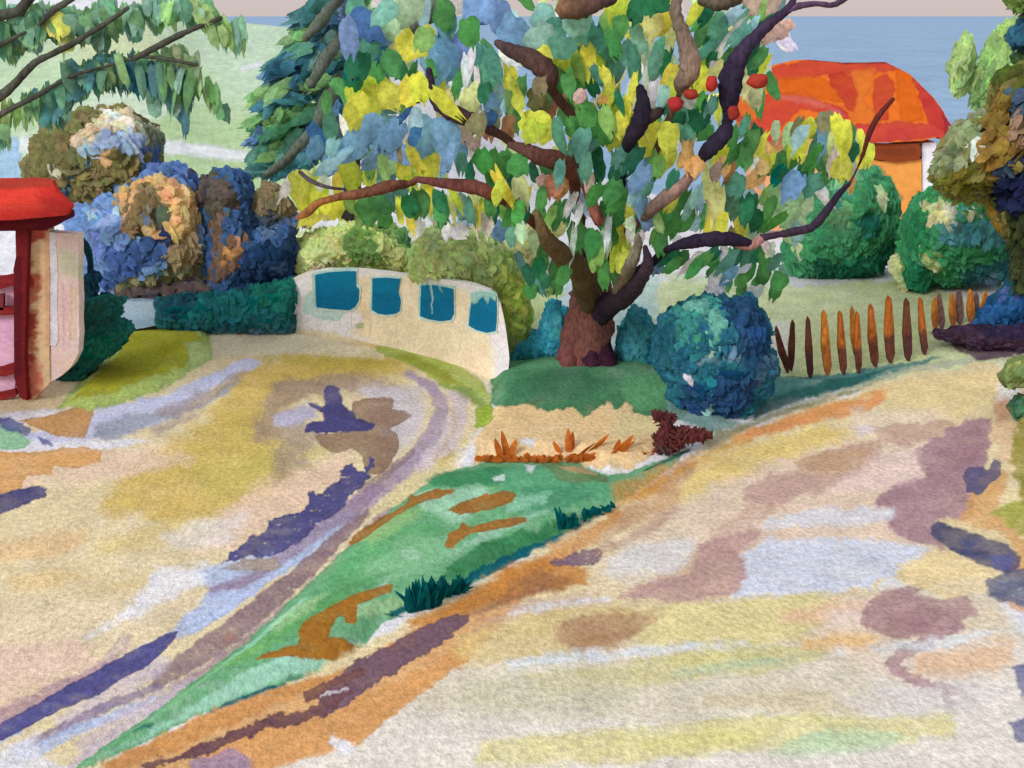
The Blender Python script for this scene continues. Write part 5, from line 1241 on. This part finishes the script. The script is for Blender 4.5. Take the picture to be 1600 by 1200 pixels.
for i, (x0, y0, x1, y1, w_, c) in enumerate(ST):
    D = float(gdist(y1)); w_ = max(w_, 7) * 1.25; m = (y0 + y1) / 2
    pt = [(x0 - w_ * .28, y0 + 5), (x0, y0 - 2), (x0 + w_ * .35, y0 + 4), ((x0 + x1) / 2 + w_ * .6, m), (x1 + w_ * .6, y1 - 14), (x1 + w_ * .15, y1 + 3), (x1 - w_ * .35, y1 - 6), ((x0 + x1) / 2 - w_ * .6, m + 5)]
    s_ = slab("stake", pt, D, 0.07, CL[c][0], [(CL[c][1],[(x0 - 12, m + 8), (x0 + 14, m + 2), (x1 + 14, y1 + 8), (x1 - 12, y1 + 8)],16,4,.9), (CL[c][1],[(x0 + w_ * .1, y0),(x0 + w_, y0),(x1 + w_, y1),(x1 + w_ * .1, y1)],2.5,3,.35)], step=1.5, rag=.5, mat=M_BARK)
    adopt(s_, fence)

# ================================================================ green bushes behind the stakes
plant("green_shrub", "big half-round emerald shrub hanging low under the orange house", "shrub", [
    ((62,142,96),[(1222,400),(1235,350),(1260,310),(1300,290),(1330,260),(1360,268),(1380,280),(1398,310),(1400,360),(1392,395),(1370,425),(1330,440),(1290,438),(1245,430)]),
    ((120,176,140),[(1290,270),(1330,256),(1350,262),(1340,300),(1300,310)],.7),
    ((196,212,158),[(1220,310),(1250,305),(1270,325),(1260,350),(1225,350)],.8),
    ((90,160,116),[(1235,345),(1260,335),(1275,350),(1270,375),(1235,372)]),
    ((96,150,106),[(1295,320),(1335,325),(1330,360),(1290,355)],.8),
    ((30,108,92),[(1340,345),(1355,330),(1372,345),(1372,370),(1345,370)]),
    ((32,110,84),[(1270,395),(1300,405),(1350,395),(1385,378),(1380,410),(1340,432),(1310,445),(1290,430)],.95),
    ((196,208,160),[(1366,300),(1378,300),(1378,330),(1368,330)],.9),
    ((200,212,160),[(1246,374),(1252,374),(1258,398),(1252,398)],.9),
    ((62,136,150),[(1312,300),(1326,300),(1324,325),(1312,325)],.8)], 24.0, 1.4, 28, 20, 3600, 51, R=70, rag=6)
plant("green_shrub", "wide emerald shrub with pale gaps, right of the half-round one", "shrub", [
    ((60,144,94),[(1408,400),(1412,350),(1440,310),(1470,296),(1520,290),(1550,310),(1590,330),(1590,400),(1560,430),(1500,440),(1450,430),(1435,462),(1415,440)]),
    ((196,212,150),[(1396,410),(1410,395),(1420,440),(1430,460),(1410,450)],.8),
    ((206,220,160),[(1448,326),(1470,320),(1490,330),(1486,352),(1465,358),(1450,345)],.95),
    ((222,224,222),[(1488,326),(1494,330),(1492,356),(1486,352)],.9),
    ((198,214,160),[(1500,330),(1525,332),(1528,345),(1512,345)],.9),
    ((72,142,150),[(1465,360),(1500,338),(1522,350),(1522,380),(1480,380)],.8),
    ((84,150,160),[(1525,345),(1560,342),(1580,360),(1575,378),(1545,382),(1527,370)],.9),
    ((34,118,84),[(1420,400),(1450,405),(1458,430),(1436,464),(1420,440)],.9),
    ((44,132,84),[(1418,350),(1440,335),(1460,350),(1450,390),(1420,390)],.8),
    ((196,212,150),[(1436,388),(1460,390),(1478,412),(1460,414),(1440,400)],.9),
    ((44,100,108),[(1500,430),(1515,412),(1560,395),(1595,392),(1580,425),(1550,440),(1520,434)],.95),
    ((90,124,150),[(1525,425),(1560,415),(1555,440),(1530,440)],.8)], 22.5, 1.2, 28, 20, 3800, 52, R=60, rag=6)

# ================================================================ orange-roofed house
YHs = 50.0
house = empty("house", tuple(at(1400, 330, YHs + 2)), "orange-walled house with a big glowing orange-red roof behind the green bushes", "house")
roof_o = [(1206,104),(1240,94),(1262,93),(1320,98),(1384,97),(1394,102),(1422,116),(1440,134),(1460,154),(1474,174),(1482,190),(1491,200),(1484,222),(1470,218),(1466,214),(1440,220),(1360,224),(1340,212),(1320,200),(1300,188),(1270,196),(1240,204),(1222,212),(1212,218),(1195,222),(1180,190),(1176,160),(1200,140),(1205,125)]
def yroof(x, y): return YHs + np.clip((222 - y) / 128, 0, 1) * 3.2
rf = slab("roof", roof_o, yroof, 0.3, (208,103,32), [
    ((177,59,45),[(1200,108),(1262,92),(1390,98),(1440,110),(1300,118),(1240,124),(1200,130)],5,6,.9),
    ((177,53,47),[(1180,156),(1215,142),(1260,150),(1320,166),(1330,190),(1250,170),(1230,190),(1208,226),(1180,200)],5,6,.85),
    ((191,93,79),[(1212,146),(1260,150),(1300,164),(1290,170),(1250,162),(1214,156)],3,4,.85),
    ((193,88,22),[(1216,124),(1280,118),(1300,130),(1320,160),(1240,148),(1212,146)],4,5,.9),
    ((169,53,38),[(1296,116),(1320,112),(1336,130),(1342,150),(1332,174),(1318,166),(1306,140),(1294,132)],3,5,.9),
    ((172,57,41),[(1366,124),(1384,116),(1398,128),(1396,150),(1386,190),(1370,190),(1360,150)],4,5,.85),
    ((195,90,19),[(1396,104),(1420,112),(1432,140),(1444,188),(1410,192),(1400,150)],4,5,.9),
    ((197,106,41),[(1330,110),(1366,106),(1366,130),(1352,150),(1372,190),(1330,190),(1340,150)],5,5,.8),
    ((177,56,53),[(1330,196),(1400,190),(1470,194),(1490,196),(1484,224),(1460,216),(1350,226)],4,5,.9),
    ((172,47,47),[(1424,116),(1446,136),(1476,176),(1494,200),(1480,206),(1450,194),(1440,160)],4,5,.9),
    ((137,34,47),[(1472,176),(1494,200),(1484,222),(1476,210)],3,4,.7),
    ((177,96,104),[(1294,168),(1312,170),(1318,184),(1300,182)],3,3,.7),
    ((77,38,47),[(1262,92,1.2),(1320,98,1.6),(1386,98,1.5),(1400,104,.8)],1.5,2,.7)], step=1.6, mirror=YHs + 3.2)
adopt(rf, house)
adopt(slab("gable_band", [(1356,232),(1364,225),(1436,224),(1440,236),(1436,250),(1400,254),(1364,248)], YHs + .2, .3, (132, 62, 32), [((108,50,30),[(1370,232),(1430,232),(1430,242),(1370,242)],5,4,.5)]), house)
adopt(slab("wall", [(1366,249),(1376,252),(1440,249),(1440,360),(1366,360)], YHs + .35, 5.0, (222, 150, 72), [((150,130,84),[(1376,256),(1388,272),(1412,312),(1400,330),(1376,300)],3,4,.9), ((206,130,56),[(1420,300),(1440,290),(1440,360),(1420,360)],8,4,.5)]), house)
adopt(slab("white_wall", [(1441,224),(1462,222),(1464,250),(1470,290),(1472,350),(1441,350)], YHs + .5, 4.6, (224, 224, 230)), house)
adopt(slab("wall", [(1190,200),(1355,226),(1362,360),(1200,360)], YHs + .9, 4.4, (222, 160, 110)), house)

# ================================================================ trees at the right edge
RT = empty("olive_tree", tuple(at(1640, 520, 19.0)), "olive-brown tree with blue-black hollows leaning in from the right edge", "tree")
V_, F_ = tube([at(1700,560,19.0), at(1680,470,19), at(1640,400,18.9), at(1585,370,18.8), at(1550,320,18.8), at(1556,270,18.8), at(1600,200,18.9)], [.35,.3,.24,.14,.12,.16,.14], 12, 4)
c_ = np.tile(lin((140,112,50)), (len(V_), 1)) * (1 + .4 * vnoise(V_[:, 0] * 3, V_[:, 2] * 3, 8))[:, None]
adopt(mesh_np("trunk", V_, F_, c_, M_BARK), RT)
S = fill_dabs([((132,128,66),[(1462,268),(1470,230),(1500,200),(1540,170),(1560,130),(1580,110),(1760,80),(1760,420),(1600,400),(1560,330),(1546,300),(1500,310),(1470,292)]),
    ((148,164,120),[(1462,250),(1500,200),(1540,175),(1530,230),(1500,260),(1470,270)],.8),
    ((146,116,50),[(1540,190),(1570,130),(1590,160),(1600,250),(1560,280),(1530,260)],.8),
    ((168,140,110),[(1560,180),(1600,180),(1640,240),(1600,250)],.6),
    ((86,96,40),[(1560,120),(1640,100),(1640,160),(1590,150)],.8),
    ((120,116,40),[(1478,270),(1500,262),(1540,280),(1520,292),(1490,292)],.9),
    ((64,92,120),[(1578,140),(1620,136),(1620,185),(1580,180)],.9),
    ((54,76,104),[(1556,250),(1600,240),(1700,260),(1620,300),(1560,270)],.7),
    ((28,34,72),[(1548,284),(1570,274),(1620,270),(1620,350),(1580,340),(1556,300)],.95),
    ((226,222,222),[(1518,228),(1550,200),(1546,210),(1522,240)],.8),
    ((206,170,140),[(1586,226),(1620,226),(1620,240),(1590,240)],.8),
    ((60,70,40),[(1580,330),(1640,330),(1640,440),(1590,460)],.8)], 19.0, 1.2, 30, 20, 4200, 55, R=60, tilt=-.6, tj=.5)
V_, Q_, C_ = dabs(S, 12)
adopt(mesh_np("crown", V_, Q_, C_, M_LEAF), RT)
plant("sapling", "pale green sapling of upright strokes against the lake, right of the orange roof", "sapling", [
    ((160,186,120),[(1487,110),(1500,66),(1516,60),(1520,90),(1508,142),(1492,142)]),
    ((150,184,110),[(1520,150),(1528,110),(1545,70),(1560,50),(1590,40),(1600,110),(1560,150),(1530,160)]),
    ((110,150,90),[(1524,150),(1540,100),(1560,100),(1545,158)],.5)], 28.0, .9, 34, 16, 900, 56, R=30, tilt=-.25, tj=.2, rag=3)
plant("evergreen_tree", "dark green bough tree at the top right corner", "tree", [
    ((104,130,60),[(1576,-30),(1700,-30),(1700,30),(1600,14),(1580,10)]),
    ((40,84,110),[(1582,48),(1640,30),(1700,40),(1700,80),(1600,74),(1580,62)]),
    ((60,90,50),[(1590,80),(1700,70),(1700,110),(1595,104)],.8),
    ((30,50,80),[(1600,20),(1700,20),(1700,60),(1610,60)],.5)], 21.0, .8, 26, 16, 1100, 57, R=30, tilt=-.4)
plant("blue_shrub", "bright cobalt blue shrub at the right end of the stakes", "shrub", [
    ((40,96,156),[(1520,512),(1535,490),(1560,462),(1580,455),(1700,440),(1700,520),(1600,520),(1540,516)]),
    ((20,70,120),[(1550,500),(1600,480),(1700,480),(1700,520),(1560,516)],.8),
    ((30,84,90),[(1556,470),(1590,430),(1620,440),(1620,470)],.7),
    ((84,100,170),[(1560,460),(1590,456),(1590,475),(1565,475)],.5)], float(gdist(520)) + .4, .5, 20, 14, 1400, 58, R=25, rag=4)
plant("dark_shrub", "low blackish purple scrub lying below the cobalt shrub by the road", "shrub", [
    ((62,42,62),[(1450,522),(1480,516),(1510,510),(1530,514),(1545,508),(1560,516),(1578,510),(1700,508),(1700,545),(1600,548),(1560,545),(1520,548),(1500,532),(1470,530)]),
    ((36,32,62),[(1530,512),(1700,510),(1700,530),(1540,530)],.7)], float(gdist(548)) + .2, .35, 15, 10, 1300, 59, R=15, rag=3, tilt=1.2)
YR = float(gdist(656))
plant("verge_shrub", "small dull green shrub low on the right edge by the road", "shrub", [
    ((120,138,80),[(1566,592),(1580,575),(1600,560),(1700,550),(1700,620),(1600,605),(1570,604)]),
    ((60,110,84),[(1582,640),(1600,620),(1700,600),(1700,680),(1600,660),(1584,655)]),
    ((150,150,80),[(1590,680),(1700,660),(1700,790),(1610,780),(1580,730)],.8)], YR + .2, .4, 22, 14, 1300, 60, R=25, rag=4)

# ================================================================ spruce left of the crown, and the hanging pine boughs
YS = 24.0
sp = empty("spruce_tree", tuple(at(540, 430, YS)), "blue-green spruce with drooping boughs left of the apple crown", "tree")
V_, F_ = tube([at(548,430,YS), at(546,250,YS), at(544,100,YS), at(540,-160,YS)], [.3,.24,.18,.05], 10, 3)
adopt(mesh_np("trunk", V_, F_, np.tile(lin((70,62,60)), (len(V_), 1)), M_BARK), sp)
for k, pts in enumerate(([(548,110,-.2,6),(530,125,-.6,10),(510,160,-.9,12),(495,195,-1.1,9),(470,225,-1.2,8),(445,252,-1.3,8),(414,274,-1.4,5)],
                         [(545,30,-.2,4),(525,70,-.8,9),(510,90,-.9,10),(485,134,-1.1,7)], [(540,-10,-.2,5),(518,12,-.7,8),(500,35,-.9,10),(476,62,-1.,5)],
                         [(700,-30,-1.8,10),(690,0,-2.2,12),(672,22,-2.4,13),(648,42,-2.4,10),(622,55,-2.4,4)], [(540,180,-.3,5),(525,205,-.9,8),(515,225,-1.1,8),(497,244,-1.1,5)])):
    V_, F_ = tube([at(x, y, YS + o - 1.2) for x, y, o, r_ in pts], [r_ * .0128 for *_, r_ in pts], 8, 80 + k)
    adopt(mesh_np("branch", V_, F_, np.tile(lin((88,96,86) if k != 4 else (110,110,130)), (len(V_), 1)) * (1 + .3 * vnoise(V_[:, 0] * 3, V_[:, 2] * 3, k))[:, None], M_BARK), sp)
S = []
SPZ = [[((60,110,110),[(470,30,10),(560,-20,16)]),((52,96,120),[(480,60,9),(560,0,14)]),((110,160,100),[(452,62,9),(480,50,10)])],
       [((70,124,112),[(440,100,12),(520,60,18)]),((96,140,130),[(500,80,22),(560,40,22)]),((90,130,170),[(425,120,10),(450,110,10)])],
       [((44,100,116),[(450,130,8),(530,90,14)]),((44,96,120),[(428,110,9),(500,85,9)])],
       [((60,116,130),[(416,166,9),(450,158,10),(500,125,12)]),((120,160,104),[(406,150,9),(450,140,10),(490,130,8)])],
       [((60,120,84),[(415,212,12),(450,196,14),(480,180,12)]),((110,156,96),[(400,190,9),(440,184,10),(470,172,10)])],
       [((84,140,120),[(405,236,9),(440,222,12),(470,215,10)]),((76,112,150),[(402,215,6),(430,200,7)]),((110,156,90),[(402,250,8),(430,238,9)])],
       [((72,126,120),[(392,266,7),(420,258,10),(460,250,12)]),((60,120,130),[(440,270,9),(470,256,10),(490,230,12)])],
       [((70,114,150),[(470,230,9),(500,200,12),(520,170,9)]),((104,130,160),[(540,-10,16),(560,40,12)])],
       [((84,134,100),[(600,30,16),(640,0,20)]),((130,176,120),[(560,30,14),(600,-10,20)]),((78,128,150),[(640,35,8),(680,0,10)])]]
for i, zs in enumerate(SPZ):
    S += fill_dabs(zs, YS - .8, .7, 44, 18, 110, 200 + i, tilt=-1.0, tj=.25, R=14, rag=6)
S += fill_dabs([((84,134,120),[(470,20),(620,-40),(620,330),(560,330),(500,180)])], YS + .3, 1.0, 44, 18, 130, 230, tilt=-1.0, tj=.4, R=40)
V_, Q_, C_ = dabs(S, 15, gain=1.35)
adopt(mesh_np("crown", V_, Q_, C_, M_LEAF), sp)

YP = 13.0
pine = empty("pine_tree", tuple(at(-330, 860, YP)), "pine reaching in from the left, its needled boughs hanging over the pale hillside", "tree")
V_, F_ = tube([at(-330,880,YP), at(-320,500,YP), at(-300,200,YP), at(-280,-100,YP)], [.3,.26,.22,.16], 12, 5)
adopt(mesh_np("trunk", V_, F_, np.tile(lin((92,78,66)), (len(V_), 1)), M_BARK), pine)
for k, pts in enumerate(([(-300,300,0,9),(-120,220,0,8),(0,150,0,7),(40,112,0,6),(60,95,0,5),(110,70,0,4.5),(160,40,0,4),(200,12,0,3)],
                         [(-300,330,0,8),(-100,230,0,5),(22,168,0,4),(60,148,0,4),(110,120,0,3),(160,105,0,2),(210,92,0,2)],
                         [(-300,200,0,8),(-60,100,0,5),(0,70,0,4),(40,50,0,2)],
                         [(210,92,0,4),(240,76,0,5),(270,60,0,5),(300,46,0,4),(346,28,0,3)],
                         [(200,88,.02,2),(245,90,0,3),(280,96,0,3),(308,101,0,2.5)],
                         [(-300,100,0,8),(-80,40,0,7),(22,20,0,7),(34,12,0,8),(60,-20,0,7)],
                         [(60,40,0,3),(84,16,0,5),(100,6,0,5),(130,-14,0,4)])):
    V_, F_ = tube([at(x, y, YP + o - .25) for x, y, o, r_ in pts], [r_ * .0072 for *_, r_ in pts], 8, 90 + k)
    adopt(mesh_np("branch", V_, F_, np.tile(lin((72,74,66)), (len(V_), 1)), M_BARK), pine)
rr = np.random.default_rng(31)
S = []
def needles(x0, y0, x1, y1, n, ln_, wd_, rgbs, til=0.05, sprd=10):
    for i in range(int(n * .72)):
        t = rr.random()
        x = x0 + (x1 - x0) * t; y = y0 + (y1 - y0) * t + rr.uniform(-sprd, sprd)
        Yd = YP + rr.uniform(-.25, .25)
        c = lin(rgbs[rr.integers(len(rgbs))]) * (1 + .1 * rr.standard_normal())
        L = ln_ * rr.uniform(.6, 1.3)
        P0 = at(x, y + L * .3, Yd); s_ = Yd / FPX
        S.append([*P0, L * s_, wd_ * rr.uniform(.6, 1.4) * s_, til + rr.normal(0, .12), *c])
g1, g2, g3, g4, g5, g6 = (104,154,100), (76,124,98), (66,116,122), (146,178,110), (116,162,140), (34,92,116)
needles(0,170,60,160,26,40,11,[g4,g1],-.1)
needles(0,200,10,190,8,40,14,[g1,g2],-.1)
needles(50,150,110,150,22,50,16,[g2,g3,g5],.05)
needles(70,150,150,115,34,38,14,[g2,g3,g1])
needles(100,110,200,100,60,44,15,[g3,g1,g4,g2])
needles(150,100,250,95,60,42,12,[g1,g4,g2,g3])
needles(196,100,245,108,26,44,13,[g6,g3,g2])
needles(240,100,300,120,56,62,15,[g2,g3,g1,g5])
needles(255,85,310,85,26,34,16,[(118,150,104),(130,160,110)])
needles(300,110,345,150,34,36,10,[g1,g4,(140,170,120)])
needles(235,150,245,160,5,26,20,[g5])
needles(275,160,290,168,7,44,16,[g3,g5])
needles(340,170,352,172,6,22,14,[g1,g2])
needles(0,60,70,20,60,44,20,[g1,g5,g4,g2])
needles(60,20,160,40,60,40,18,[g5,g1,(110,150,120)])
needles(120,20,150,30,14,36,20,[g1,g2])
needles(150,15,220,20,44,44,20,[g5,(96,146,122),g1])
needles(230,5,330,12,70,36,18,[g1,g5,g2,g4])
needles(320,20,350,40,16,44,14,[g1,g4])
needles(355,40,385,40,16,48,12,[g1,g4,g5])
needles(20,20,60,60,24,40,24,[g5,(130,164,110)])
needles(75,25,110,40,12,50,24,[(206,212,96),(186,206,140)])
needles(-260,240,-10,100,220,60,16,[g1,g2,g5,g4],0,40)
needles(-260,60,0,0,220,60,18,[g1,g2,g5],0,40)
V_, Q_, C_ = dabs(S, 16, flat=.3, gain=1.2)
adopt(mesh_np("crown", V_, Q_, C_, M_LEAF), pine)
